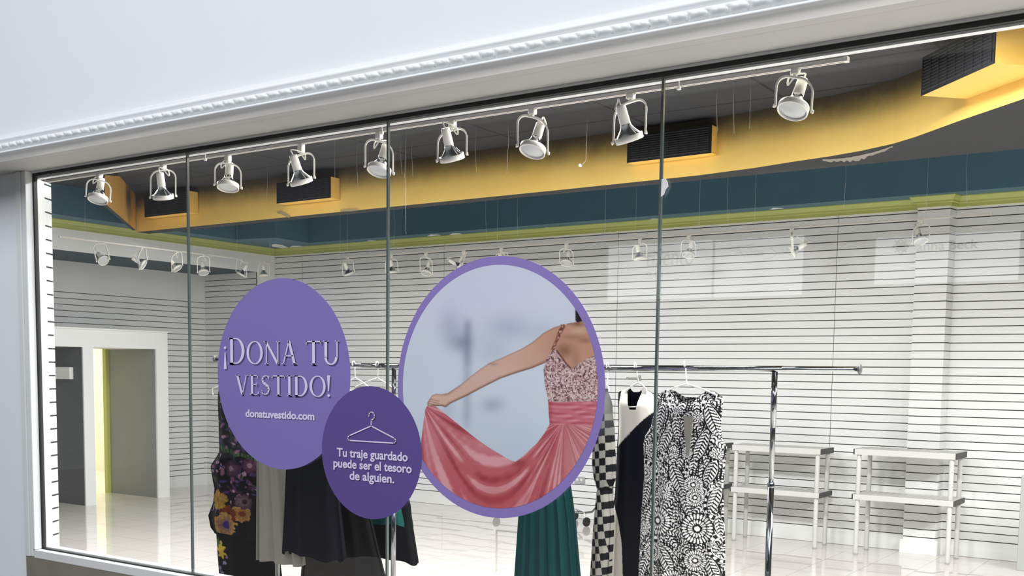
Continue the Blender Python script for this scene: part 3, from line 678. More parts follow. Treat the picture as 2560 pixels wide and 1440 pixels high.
def pxmap(Yc, W, ref=(1710, 1200)):
    """the cloth's own x and z rescaled to print units (affine, measured at the middle of the garment)"""
    o = onY(*ref, Yc); x1 = onY(ref[0]+50, ref[1], Yc); z1 = onY(ref[0], ref[1]+100, Yc)
    dx = (x1.x-o.x)/50; dz = (z1.z-o.z)/100
    return ref[0]+(W[:, 0]-o.x)/dx, ref[1]+(W[:, 2]-o.z)/dz
def L3(r, g, b): return np.array([lin(r), lin(g), lin(b)])
BLK, WHT = L3(24, 24, 25), L3(232, 231, 226)

# -- patterned black and white dress
YP = 5.08
def leafy(Wd):
    px, py = pxmap(YP, Wd); X = (px-1400)*2.572; Y = (py-880)*2.572
    X, Y = X*.9985+0.0, Y
    val = np.zeros(len(X))
    rg = np.random.RandomState(5)
    # seed dots
    gx = ((X+3*np.sin(Y*.09)) % 17)-8.5; gy = (Y % 15)-7.5; val[(gx/3.2)**2+(gy/4.2)**2 < 1] = 1
    def leaf(cx, cy, Ln, Wi, ang, v0):
        ca, sa = math.cos(ang), math.sin(ang); s = ((X-cx)*ca+(Y-cy)*sa)/Ln; t = (-(X-cx)*sa+(Y-cy)*ca)/Wi
        w_ = np.clip(1-s*s, 0, 1)**.75; inside = (np.abs(s) < 1.06) & (np.abs(t) < w_*1.22+.02)
        q = np.abs(t)/np.maximum(w_, .05); veins = np.sin((s*Ln/6.6-np.abs(t)*Wi/9.0)*2.0) > .02
        v = np.where(q < .07, 0., np.where(q < .84, veins.astype(float), np.where(q < .97, 1.0, 0.0)))
        v = np.where((q > .82) & (q < .89), 0.0, v)
        v0[inside] = v[inside]
    def band(cx, cy, r0, r1, a0, a1, v0):
        d = np.hypot(X-cx, Y-cy); a = np.arctan2(Y-cy, X-cx); ins = (d > r0) & (d < r1) & (np.mod(a-a0, 6.283) < a1-a0)
        q = (d-r0)/(r1-r0); beads = np.sin(a*(r0+r1)/2/6.0) > .1
        v = np.where((q < .12) | (q > .88), 1.0, np.where((q > .24) & (q < .76), beads.astype(float), 0.0)); v0[ins] = v[ins]
    def flower(cx, cy, r, v0, n=14):
        d = np.hypot(X-cx, Y-cy)/r; a = np.arctan2(Y-cy, X-cx); v = np.zeros(len(X))
        v[d < .17] = 1; 
        p1 = (d > .30) & (d < .58) & (np.abs(np.sin(a*n*.5)) > .50+.25*np.abs(d-.44)/.14); v[p1] = 1
        if r > 55:
            p2 = (d > .64) & (d < .98) & (np.abs(np.sin(a*n*.75+.4)) > .48+.3*np.abs(d-.81)/.17); v[p2] = 1
            m_ = d < 1.04
        else:
            p2 = (d > .62) & (d < .95) & (np.abs(np.sin(a*n*.5+.8)) > .46+.3*np.abs(d-.8)/.17); v[p2] = 1; m_ = d < 1.0
        v0[m_] = v[m_]
    # filler leaves
    for gy_ in range(0, 26):
        for gx_ in range(0, 8):
            cx = 500+gx_*78+(gy_ % 2)*39+rg.uniform(-12, 12); cy = 240+gy_*58+rg.uniform(-10, 10)
            leaf(cx, cy, rg.uniform(40, 58), rg.uniform(17, 24), rg.choice([1.1, 2.0, 1.57, .6, 2.5])+rg.uniform(-.2, .2), val)
    for c in ((560, 800, 60, 100), (1050, 960, 70, 110), (560, 1230, 70, 110), (1080, 1230, 70, 105), (760, 720, 80, 104), (640, 330, 60, 84), (1000, 330, 60, 84), (540, 1000, 70, 100)):
        band(c[0], c[1], c[2], c[3], 0, 6.28, val)
    for c in ((660, 410, 92, 30, 1.75), (705, 560, 95, 34, 2.0), (985, 430, 110, 38, 1.25), (770, 480, 70, 24, 1.4), (880, 600, 75, 26, 1.7), (930, 590, 110, 34, 1.9), (790, 820, 120, 42, 1.15), (985, 760, 85, 34, 1.9), (700, 830, 70, 26, .5),
              (1010, 930, 95, 30, 1.85), (570, 920, 100, 30, 1.8), (740, 960, 62, 24, 2.3), (850, 980, 70, 24, 1.1), (780, 1030, 60, 18, 1.57), (760, 1150, 70, 26, .3), (880, 1180, 70, 24, 2.8), (560, 1120, 80, 28, 1.3), (1040, 1090, 70, 22, 1.4),
              (720, 1330, 110, 36, 1.1), (1010, 1360, 95, 34, 1.2), (560, 1400, 90, 32, 1.9), (840, 1260, 60, 20, .4), (640, 1440, 80, 26, .9), (900, 1450, 80, 26, 2.2), (760, 640, 60, 34, 1.57), (845, 640, 60, 34, 1.57)):
        leaf(*c, val)
    for c in ((888, 842, 58), (900, 922, 56), (700, 898, 50), (660, 1090, 92), (918, 1118, 96), (628, 1295, 66), (912, 1322, 66), (765, 640, 30), (846, 645, 30), (775, 380, 30), (905, 415, 34), (560, 790, 60), (600, 640, 46), (930, 870, 20), (1010, 1210, 22), (560, 1150, 40), (1020, 640, 34), (770, 1480, 80), (1000, 1520, 70), (600, 1560, 70)):
        flower(*c, val, 12 if c[2] < 40 else 18)
    back = Wd[:, 1] > YP+.02
    col = BLK[None]*(1-val[:, None])+WHT[None]*val[:, None]
    return col
T = thing('dress', 'sleeveless black and white leaf print dress on the right rack', 'dress', onY(1715, 1440, YP), 'garments hanging on the right rack')
prof = [(976, 1650, 1800), (990, 1643, 1806), (1000, 1642, 1808), (1040, 1635, 1803), (1070, 1628, 1802), (1095, 1613, 1806), (1112, 1609, 1817), (1150, 1610, 1813), (1200, 1611, 1808), (1250, 1606, 1809), (1300, 1603, 1811), (1350, 1600, 1813), (1440, 1596, 1813), (1600, 1586, 1818), (1700, 1582, 1820)]
V = garment_grid(prof, YP, 420, 420, .065, folds=9, famp=.010, neck=(.06, .035, .62), hemw=.004, seed=2, ease=1.15)
# deep slit in the front neckline
fr = V[:, :, 1] < YP; cxv = onY(1717, 1100, YP).x
garment_mesh(V, 'bodice', M_print, T, color=leafy)
a_, b_, c_, d_ = onY(1708, 1040, YP-.075), onY(1733, 1040, YP-.075), onY(1722, 1140, YP-.082), onY(1716, 1140, YP-.082)
mb = MB(); mb.add([a_, b_, c_, d_, a_+Vector((0, .004, 0)), b_+Vector((0, .004, 0)), c_+Vector((0, .004, 0)), d_+Vector((0, .004, 0))], [(3, 2, 1, 0), (0, 1, 5, 4), (1, 2, 6, 5), (2, 3, 7, 6), (3, 0, 4, 7), (4, 5, 6, 7)]); mb.build('lining', M_greycloth, T)['label'] = 'grey lining showing in the front slit'
hanger('white plastic hanger holding the leaf print dress', (1712, 912), (1717, 960), (1668, 977), (1790, 987), (1682, 1019), (1771, 1022), Yn=YP-.012)
tg = onY(1744, 1004, YP+.0)
mb = MB(); mb.box(tg.x-.022, tg.x+.022, tg.y+.035, tg.y+.039, tg.z-.014, tg.z+.012); mb.build('care_label', M_cream, T)

# -- black and white colour block dress
YCB = 5.27
def cblock(Wd):
    px, py = pxmap(YCB, Wd, (1590, 1200)); out = np.tile(L3(19, 21, 28), (len(px), 1)); wh = L3(226, 221, 207)
    front_ = Wd[:, 1] < YCB+.0
    top = (py < 1123+(px-1544)*(1034-1123)/(1629-1544)) & front_ & (px > 1549-.0*(py))
    edge = np.interp(py, [1263, 1272, 1300, 1360, 1440, 1700], [1534, 1546, 1556, 1567, 1572, 1590]); low = (py > 1262) & (px < edge) & front_
    out[top] = wh; out[low] = wh
    return out
T = thing('dress', 'sleeveless black dress with cream yoke and hem panel, left of the leaf print', 'dress', onY(1590, 1440, YCB), 'garments hanging on the right rack')
prof = [(971, 1560, 1618), (980, 1546, 1632), (1000, 1546, 1636), (1020, 1547, 1640), (1060, 1548, 1645), (1120, 1544, 1650), (1172, 1542, 1650), (1241, 1539, 1650), (1269, 1534, 1650), (1350, 1530, 1652), (1440, 1527, 1655), (1600, 1520, 1660), (1680, 1518, 1662)]
V = garment_grid(prof, YCB, 300, 300, .055, folds=6, famp=.008, neck=(.115, .02, .55), seed=4)
garment_mesh(V, 'bodice', M_print, T, color=cblock)
tg = onY(1603, 985, YCB+.03); mb = MB(); mb.box(tg.x-.018, tg.x+.018, tg.y-.002, tg.y, tg.z-.014, tg.z+.014); mb.build('care_label', M_cream, T)
hanger('white plastic hanger holding the cream and black dress', (1588, 915), (1596, 956), (1566, 976), (1615, 972), (1564, 1018), (1612, 1017), Yn=YCB-.01)

# -- checkered dress, edge on, belted
YCK = 5.14
def checks(Wd):
    px, py = pxmap(YCK, Wd, (1510, 1220)); sx = px+np.where(py > 1222, -.10*(py-1222), .05*(1222-py))-1487; k = (np.floor(sx/13.5)+np.floor((py+.18*(px-1500))/18.2)) % 2
    out = np.where(k[:, None] > .5, L3(22, 23, 25)[None], L3(142, 141, 132)[None]); up = py < 1088; out[up] = np.where(k[up][:, None] > .5, L3(46, 47, 48)[None], L3(104, 104, 99)[None]); out[py < 1035] = L3(84, 84, 80); return out
T = thing('dress', 'narrow checkered dress seen edge on, tied at the waist', 'dress', onY(1508, 1440, YCK), 'garments hanging on the right rack')
prof = [(972, 1512, 1521), (1000, 1508, 1524), (1040, 1497, 1528), (1085, 1488, 1533), (1110, 1485, 1534), (1160, 1484, 1537), (1195, 1488, 1536), (1215, 1495, 1528), (1223, 1497, 1527), (1232, 1496, 1527), (1260, 1493, 1530), (1300, 1489, 1532), (1360, 1485, 1530), (1440, 1480, 1526), (1620, 1470, 1526)]
V = garment_grid(prof, YCK, 220, 420, .06, folds=5, famp=.012, seed=6)
garment_mesh(V, 'bodice', M_print, T, color=checks)
wp = onY(1512, 1224, YCK-.11); mb = MB(); pts = [onY(1497+30*i/8, 1221+2*math.sin(i), YCK-.068) for i in range(9)]; mb.tube(pts, .007, 8); mb.build('belt', M_black, T)
hanger('white plastic hanger seen edge on above the checkered dress', (1519, 916), (1518, 962), (1514, 972), (1521, 971), Yn=YCK)

# -- long green pleated dress
YGR = 5.08
T = thing('dress', 'long dark green pleated dress hanging below the large oval decal', 'dress', onY(1370, 1440, YGR), 'garments hanging on the right rack')
prof = [(985, 1335, 1405), (1010, 1328, 1412), (1090, 1322, 1416), (1150, 1326, 1414), (1220, 1308, 1426), (1294, 1299, 1437), (1440, 1290, 1450), (1640, 1276, 1468), (1720, 1272, 1474)]
V = garment_grid(prof, YGR, 360, 120, .07, folds=17, famp=.016, neck=(.06, .03, .5), seed=8)
garment_mesh(V, 'bodice', M_dkgreen, T)
hanger('white plastic hanger of the green dress, hidden behind the large oval decal', (1378, 917), (1372, 955), (1345, 982), (1398, 984), Yn=YGR)

# -- floral dress at the far left
YFL = 5.30
def floral(Wd):
    px, py = pxmap(YFL, Wd, (600, 1250)); out = np.tile(L3(24, 22, 26), (len(px), 1)); rg = np.random.RandomState(11)
    pal = [(96, 62, 92), (72, 44, 84), (58, 74, 52), (40, 58, 44), (120, 84, 110), (60, 52, 96), (150, 120, 140), (52, 40, 50), (38, 36, 60)]
    for i in range(330):
        cx, cy = rg.uniform(520, 720), rg.uniform(1000, 1290); a = rg.uniform(0, 3.14); l, w_ = rg.uniform(3, 11), rg.uniform(1.5, 5); c = pal[rg.randint(len(pal))]
        s = ((px-cx)*math.cos(a)+(py-cy)*math.sin(a))/l; t = (-(px-cx)*math.sin(a)+(py-cy)*math.cos(a))/w_; q = s*s+t*t; m_ = q < 1
        out[m_] = L3(*c)[None]*(1.15-.55*q[m_][:, None])
    def bloom(cx, cy, r, c1, c2, n, cc):
        d = np.hypot(px-cx, py-cy); c1, c2, cc = [tuple(.8*q for q in c_) for c_ in (c1, c2, cc)]; a = np.arctan2(py-cy, px-cx)+.25*np.sin(px*.4)*np.sin(py*.33); rad = r*(.78+.22*np.abs(np.cos(a*n/2+1))); m_ = d < rad; k = (d/rad)[:, None]; col = L3(*c1)[None]*(1-k)+L3(*c2)[None]*k; col = col*(.8+.25*np.cos(a*n*3)[:, None]); out[m_] = col[m_]; out[d < r*.3] = L3(*cc)
    bloom(560, 1252, 26, (200, 160, 80), (190, 150, 70), 5, (150, 90, 60)); bloom(622, 1280, 22, (150, 90, 50), (196, 150, 84), 6, (120, 60, 40)); bloom(590, 1285, 24, (150, 70, 44), (120, 60, 40), 5, (96, 40, 40))
    bloom(582, 1312, 32, (96, 66, 120), (206, 160, 84), 8, (60, 54, 120)); bloom(628, 1250, 20, (140, 120, 110), (90, 64, 90), 6, (60, 40, 60)); bloom(600, 1170, 22, (120, 86, 110), (70, 44, 70), 7, (150, 120, 140)); bloom(640, 1160, 20, (140, 100, 120), (80, 50, 76), 6, (170, 140, 150)); bloom(562, 1105, 16, (60, 50, 110), (46, 40, 70), 6, (70, 60, 120))
    g = (np.abs(py-1120-.25*(px-560)) < 5) & (px > 552) & (np.sin(px*.9) > -.3); out[g] = L3(60, 84, 50)
    return out
def floral2(Wd):
    px, py = pxmap(YFL, Wd, (600, 1250)); out = np.tile(L3(20, 20, 22), (len(px), 1))
    for cx, cy, r, c in ((556, 1372, 17, (180, 160, 60)), (562, 1388, 13, (170, 140, 60)), (548, 1362, 12, (80, 96, 60)), (570, 1410, 6, (130, 130, 150)), (556, 1425, 6, (110, 110, 130)), (575, 1395, 5, (110, 100, 120)), (562, 1436, 7, (90, 90, 110))):
        d = np.hypot(px-cx, py-cy); a = np.arctan2(py-cy, px-cx); m_ = d < r*(.75+.25*np.cos(a*5)); out[m_] = L3(*c)
    return out
T = thing('dress', 'dark floral print dress at the left end of the left rack', 'dress', onY(600, 1440, YFL), 'garments hanging on the left rack')
prof = [(958, 560, 640), (975, 548, 652), (1010, 548, 655), (1060, 550, 655), (1134, 552, 655), (1170, 531, 665), (1205, 536, 668), (1226, 541, 668), (1263, 538, 670), (1297, 526, 672), (1312, 529, 672), (1327, 532, 672), (1338, 541, 668)]
V = garment_grid(prof, YFL, 300, 260, .075, folds=7, famp=.014, neck=(.06, .03, .55), hemw=.012, seed=12)
garment_mesh(V, 'overlay', M_print, T, color=floral)
prof = [(1250, 545, 675), (1335, 541, 690), (1400, 545, 700), (1440, 548, 705), (1600, 552, 716), (1680, 552, 720)]
V = garment_grid(prof, YFL, 240, 160, .055, folds=8, famp=.010, seed=13)
garment_mesh(V, 'underskirt', M_print, T, color=floral2)
hanger('white plastic hanger with its rounded end showing left of the lilac decal', (600, 902), (602, 944), (531, 972), (655, 975), (533, 990), (652, 990), Yn=YFL-.03)

# -- grey pleated garment
YGY = 5.09
T = thing('skirt', 'plain grey pleated garment hanging below the lilac text decal', 'skirt', onY(690, 1400, YGY), 'garments hanging on the left rack')
prof = [(985, 655, 720), (1100, 650, 725), (1171, 647, 730), (1280, 647, 745), (1380, 647, 757), (1406, 647, 760)]
V = garment_grid(prof, YGY, 300, 80, .05, folds=9, famp=.017, seed=21, hemw=.004)
garment_mesh(V, 'pleats', M_greycloth, T)
hanger('white plastic hanger of the grey garment, hidden behind the lilac decal', (690, 905), (690, 950), (662, 982), (714, 986), Yn=YGY)
# -- plain navy black dress
YBA = 5.04
T = thing('dress', 'plain navy black flared dress between the two purple text decals', 'dress', onY(770, 1390, YBA), 'garments hanging on the left rack')
prof = [(985, 745, 810), (1060, 735, 815), (1120, 722, 830), (1176, 717, 840), (1280, 713, 850), (1387, 708, 862), (1392, 708, 864)]
V = garment_grid(prof, YBA, 300, 120, .045, folds=8, famp=.014, neck=(.05, .02, .5), hemw=.014, seed=31)
garment_mesh(V, 'bodice', M_navy, T)
hanger('white plastic hanger of the navy dress, hidden behind the lilac decal', (790, 909), (780, 952), (752, 982), (806, 984), Yn=YBA)
# -- long sheer black dress
YBB = 5.22
T = thing('dress', 'long sheer black dress reaching below the black skirt', 'dress', onY(860, 1440, YBB), 'garments hanging on the left rack')
prof = [(985, 800, 880), (1080, 790, 890), (1200, 780, 905), (1300, 768, 930), (1400, 760, 955), (1440, 757, 966), (1560, 750, 985)]
V = garment_grid(prof, YBB, 260, 120, .05, folds=11, famp=.014, neck=(.05, .02, .5), seed=41)
garment_mesh(V, 'bodice', M_sheer, T)
hanger('white plastic hanger left of the second glass joint, nearer the lilac decal', (884, 911), (888, 944), (862, 964), (925, 970), Yn=YBB-.01)
# -- green peplum with black skirt
YCC = 5.42
T = thing('dress', 'black skirted dress with green peplum beneath the small purple decal', 'dress', onY(930, 1395, YCC), 'garments hanging on the left rack')
prof = [(1150, 868, 1000), (1258, 846, 1019), (1296, 839, 1027), (1306, 838, 1028)]
V = garment_grid(prof, YCC, 260, 60, .075, folds=7, famp=.016, hemw=.012, seed=51)
garment_mesh(V, 'peplum', M_teal_cloth, T)
prof = [(1200, 858, 1012), (1254, 850, 1024), (1297, 846, 1028), (1383, 832, 1041), (1392, 831, 1042)]
V = garment_grid(prof, YCC, 260, 80, .06, folds=6, famp=.012, hemw=.012, seed=52)
garment_mesh(V, 'skirt', M_black, T)
prof = [(966, 884, 984), (985, 874, 990), (1040, 878, 990), (1160, 868, 1000)]
V = garment_grid(prof, YCC, 160, 50, .055, neck=(.08, .03, .55), seed=53)
garment_mesh(V, 'top', M_cream, T)
hanger('white plastic hanger nearest the right upright of the left rack', (943, 912), (944, 945), (888, 968), (985, 972), Yn=YCC-.01)

# ------------------------------------------------------------------ low rack near the back wall (only its foot shows)
T = thing('clothes_rack', 'low wheeled rack near the back wall, one caster showing', 'clothes rack', (-6.4, 10.15, 0), 'chrome clothes racks')
mb = MB(); q0, q1 = onZ(1436, 1277, .145), onZ(1456, 1281, .145); mb.tube([(-7.07, 10.10, .145), (-5.93, 10.12, .145)], .012, 10); b_ = mb.build('base_rail', M_chrome, T)
mb = MB(); mb.tube([(-5.93, 10.12, .145), (-5.82, 10.12, .165), (-5.75, 10.12, .24), (-5.74, 10.12, 1.15)], .012, 10); mb.tube([(-5.74, 10.12, 1.15), (-7.07, 10.10, 1.15)], .012, 10); mb.tube([(-7.07, 10.10, .145), (-7.07, 10.10, 1.15)], .012, 10); mb.build('frame', M_chrome, T)
mb = MB(); mb.tube([(-5.93, 10.12, .145), (-6.25, 10.5, .12)], .011, 10); mb.build('cross_bar', M_chrome, T)
for x, y in ((-5.885, 10.124), (-7.07, 10.10), (-6.26, 10.5)):
    mb = MB(); mb.lathe((x-.012, y-.003, .05), (.95, -.3, 0), [(0, .044), (.003, .05), (.021, .05), (.024, .044)], 24); cs = mb.build('caster', M_rubber, T)
    mb = MB(); mb.obox((x-.018, y-.012, .088), (.006, 0, .004), (0, .004, 0), (-.012, 0, .045)); mb.lathe((x-.03, y, .125), (0, 0, 1), [(0, .016), (.03, .016)], 12); mb.build('fork', M_hanger, cs)

# ------------------------------------------------------------------ plastic shelf units
def shelf(label, x0, x1, y0, y1, z1, rot=0.0):
    c = Vector(((x0+x1)/2, (y0+y1)/2, 0)); T = thing('shelf_unit', label, 'shelf unit', c, 'plastic shelf units by the back wall')
    zs = [(z1-.055, z1), (z1-.475, z1-.425)]
    for za, zb_ in zs:
        mb = MB(); mb.box(x0, x1, y0, y0+.014, za, zb_, 0, .003); mb.box(x0, x1, y1-.014, y1, za, zb_, 0, .003); mb.box(x0, x0+.014, y0+.014, y1-.014, za, zb_); mb.box(x1-.014, x1, y0+.014, y1-.014, za, zb_)
        mb.box(x0+.014, x1-.014, y0+.014, y1-.014, zb_-.012, zb_-.004)
        for i in range(15): xx = x0+.04+(x1-x0-.08)*i/14; mb.box(xx-.009, xx+.009, y0+.02, y1-.02, zb_-.004, zb_-.0005)
        sh = mb.build('shelf', M_shelf, T)
        for xx, sg in ((x1, 1), (x0, -1)):
            mb = MB(); a, b = sorted((xx, xx+sg*.014)); mb.box(a, b, y0+.004, y1-.004, za+.001, zb_-.001, 0, .003); mb.build('end_cap', M_cap, sh)
    for xx in (x0+.035, x1-.035):
        for yy in (y0+.035, y1-.035):
            mb = MB(); r = .0215
            mb.lathe((xx, yy, 0), (0, 0, 1), [(0, r*.92), (.03, r), (z1-.48, r), (z1-.47, r*.8), (z1-.43, r*.8), (z1-.42, r), (z1-.055, r), (z1-.05, r*.7), (z1-.02, r*.7)], 16); mb.build('leg', M_shelf, T)
shelf('low white plastic shelf behind the bare end of the right rack', -4.245, -3.345, 10.165, 10.535, .972)
shelf('low white plastic shelf at the right, in front of the pilaster', -2.995, -2.105, 10.08, 10.50, .998)
shelf('low white plastic shelf hidden behind the leaf print dress, dark caps peeking out', -5.30, -4.395, 10.165, 10.535, .972)
# grey panel at the right edge
mb = MB(); mb.box(-1.575, -1.0, 10.16, 10.20, 0, .83, 0, .004); tag(mb.build('panel', M_grey), 'grey panel standing at the right edge before the slatted wall', 'panel')
# outlet, faceout rod, small block in the niche
T = thing('wall_outlet', 'grey electrical outlet on the back wall beside the large oval decal', 'outlet', (-6.29, YB-.002, .40))
mb = MB(); mb.box(-6.36, -6.222, YB-.012, YB-.001, .403, .481, 0, .003); mb.build('plate', M_grey, T)
for x in (-6.322, -6.268):
    mb = MB(); mb.lathe((x, YB-.012, .445), (0, -1, 0), [(0, .017), (.004, .016)], 16); mb.build('socket', M_white, T)
mb = MB(); p = onY(1540, 943, 10.63); q = onY(1568, 945, 10.35); mb.tube([(q.x-.01, YB-.005, q.z), (q.x, 10.36, q.z)], .006, 8); mb.lathe((q.x, 10.36, q.z), (0, -1, 0), [(0, .012), (.012, .012)], 12); mb.box(q.x-.03, q.x+.01, YB-.006, YB-.0005, q.z-.03, q.z+.03)
tag(mb.build('display_hook', M_grey), 'chrome rod hook on the slatted wall left of the cream dress', 'hook')
mb = MB(); a, b = onY(136, 947, 7.765), onY(182, 918, 7.765); mb.box(a.x, b.x, 7.72, 7.774, a.z, b.z, 0, .004); tag(mb.build('wall_block', M_white), 'white block fixed to the dark slats in the left niche', 'block')

# ------------------------------------------------------------------ loose bits: nylon lines, hooks, peeled paint, tape
lines = [(1016, 300, 585, 6.7, 'nylon'), (1216, 470, 598, 9.6, 0), (1294, 470, 590, 9.6, 0), (1515, 470, 585, 9.4, 0), (1751, 440, 574, 9.5, 0), (1823, 425, 556, 9.5, 0), (2110, 420, 520, 9.3, 0), (2420, 380, 512, 9.4, 0), (848, 510, 640, 9.6, 0), (575, 590, 640, 10.0, 0),
         (1003, 340, 438, 7.0, 0), (1030, 350, 442, 7.0, 0), (1193, 360, 430, 7.1, 0), (1268, 320, 434, 6.9, 0), (669, 392, 500, 7.2, 0), (837, 370, 450, 7.0, 0), (895, 365, 470, 7.0, 0), (1796, 230, 330, 6.8, 0), (1834, 215, 335, 6.8, 0), (1875, 200, 322, 6.8, 0)]
names_at = ['left of the lilac decal', 'over the left shelf', 'by the third glass joint']
for i, (x, y0, y1, Y, _) in enumerate(lines):
    a = onY(x, y0, Y); b = onY(x+rnd.uniform(-3, 3), y1, Y)
    ztop = ZC if Y < 8.0 or Y > 8.4 else ZY
    if Y > 9.2: pass
    top = Vector((a.x, Y, ZC-.001)); sag = rnd.uniform(-.02, .02)
    mb = MB(); mb.tube([top, (top+b)/2+Vector((sag, 0, 0)), b], .0006 if Y < 8 else .0010, 5)
    tag(mb.build('nylon_line', M_nylon), 'thin clear nylon line hanging loose from the dark ceiling', 'nylon line', 'loose nylon lines hanging from the ceiling')
for (x, y, Y, lb) in ((513, 380, 3.62, 'tiny white hook under the window head right of the first glass joint'), (955, 312, 3.62, 'tiny white hook under the window head left of the second glass joint'), (1698, 192, 3.62, 'tiny white hook under the window head right of the third glass joint')):
    p = onY(x, y, Y); mb = MB(); mb.tube([(p.x, Y, 2.69), (p.x, Y, p.z), (p.x+.006, Y, p.z-.008), (p.x+.014, Y, p.z-.004), (p.x+.014, Y, p.z+.004)], .003, 8); mb.lathe((p.x, Y, 2.69), (0, 0, -1), [(0, .008), (.01, .008)], 10); tag(mb.build('ceiling_hook', M_lampw), lb, 'hook', 'small hooks under the window head')
def scrap(pts, on, name, label, cat, group=None, M=M_paper, th=.003):
    P_ = [on(*q) for q in pts]; n = (P_[1]-P_[0]).cross(P_[2]-P_[0]).normalized()
    if n.dot(CAM-P_[0]) < 0: n = -n
    mb = MB(); k = len(P_); mb.add([p+n*th for p in P_], [tuple(range(k))]); mb.add([p+n*.0004 for p in P_], [tuple(range(k-1, -1, -1))])
    for i in range(k): j = (i+1) % k; mb.add([P_[i]+n*th, P_[j]+n*th, P_[j]+n*.0004, P_[i]+n*.0004], [(0, 1, 2, 3)])
    tag(mb.build(name, M), label, cat, group)
scrap([(679, 611), (690, 610), (705, 612), (720, 618), (728, 626), (716, 623), (700, 619), (680, 616)], lambda x, y: onZ(x, y, 3.329), 'paint_flake', 'large white flake of peeling paint at the back left ceiling corner', 'paint flake', 'peeling paint flakes')
for k, (x, y) in enumerate(((740, 617), (930, 604), (1085, 589), (1140, 586), (1372, 571), (1638, 549), (1942, 522))):
    scrap([(x-17, y+1), (x-8, y-3), (x+8, y-3), (x+17, y-1), (x+4, y-.5), (x-8, y+1)], lambda x, y: onZ(x, y, 3.329), 'paint_flake', ['small peeled paint flake nearest the back left corner on the teal ledge', 'second small peeled paint flake from the back left corner', 'third small peeled paint flake along the teal ledge, left of a nylon line', 'fourth small peeled paint flake along the teal ledge from the left', 'peeled paint flake on the teal ledge above the large oval decal', 'peeled paint flake on the teal ledge crossed by the third glass joint', 'rightmost peeled paint flake on the teal ledge left of the pilaster'][k], 'paint flake', 'peeling paint flakes', th=.002)
scrap([(1655, 448), (1664, 446), (1669, 455), (1671, 466), (1664, 474), (1660, 486), (1653, 492)], lambda x, y: onY(x, y, 3.496), 'tape_scrap', 'torn scrap of white tape on the third glass joint', 'tape')
M_plaster = mat('bare_plaster', rgb(150, 146, 136), 0.95, var=0.35, scale=60, bump=0.6, bscale=120)
top_e = [(2056+i*7.0, 397-.0011*(i*7.0)**2+rnd.uniform(-.6, .6)) for i in range(26)]
bot_e = [(x+rnd.uniform(-2, 2), y+(3+9*math.sin(math.pi*(i+.5)/26))*rnd.uniform(.45, 1.15)) for i, (x, y) in enumerate(top_e)]
scrap(top_e+bot_e[::-1]+[], lambda x, y: onZ(x, y, ZY-.0005), 'plaster_patch', 'rough bare plaster patch on the lower edge of the yellow bulkhead', 'plaster patch', M=M_plaster, th=.004)
for q, lb in (([(692, 529), (703, 528), (716, 534), (726, 541), (722, 545), (708, 538), (694, 534)], 'grey tape smear on the yellow bulkhead below the second air vent'), ([(850, 525), (872, 522), (893, 522), (896, 526), (880, 528), (852, 529)], 'grey tape smear on the yellow bulkhead left of the second glass joint')):
    scrap(q, lambda x, y: onY(x, y, 8.0285), 'tape_smear', lb, 'tape', 'tape smears on the yellow bulkhead', M=mat('old_tape', rgb(186, 168, 128), 0.6), th=.0015)
mb = MB(); p = onY(1453, 414, 7.2); mb.lathe(p, (0, -1, 0), [(0, .012), (.02, .012), (.022, .008)], 12); mb.tube([p, p+Vector((.04, 0, .03)), Vector((p.x+.05, p.y, ZC))], .0012, 6); tag(mb.build('hanging_clip', M_lampw), 'small bright clip dangling before the yellow bulkhead above the large decal', 'clip')

# ------------------------------------------------------------------ window decals
YD = 3.4972
def disc(cx, cz, rx, rz, y, n=128): return [(cx+rx*math.cos(2*math.pi*k/n), y, cz+rz*math.sin(2*math.pi*k/n)) for k in range(n)]
def decal_disc(name, cx, cz, rx, rz, y, M, parent, th=.0004):
    mb = MB(); a = disc(cx, cz, rx, rz, y); b = disc(cx, cz, rx, rz, y+th); n = len(a); mb.add(a, [tuple(range(n))]); mb.add(b, [tuple(range(n-1, -1, -1))])
    for i in range(n): j = (i+1) % n; mb.add([a[i], a[j], b[j], b[i]], [(0, 1, 2, 3)])
    return mb.build(name, M, parent)
M_lilac = mat('lilac_vinyl', rgb(133, 119, 186), 0.5, var=0.02, scale=2, spec=0.3)
M_purple = mat('purple_vinyl', rgb(97, 80, 146), 0.5, var=0.02, scale=2, spec=0.3)
M_border = mat('border_vinyl', rgb(142, 124, 190), 0.5, spec=0.3)
M_ink = mat('letter_vinyl', rgb(226, 216, 246), 0.5, spec=0.3)
M_inksh = mat('letter_shadow_vinyl', rgb(84, 74, 122), 0.5, spec=0.3)
M_inksh2 = mat('letter_shadow_dark_vinyl', rgb(54, 42, 90), 0.5, spec=0.3)
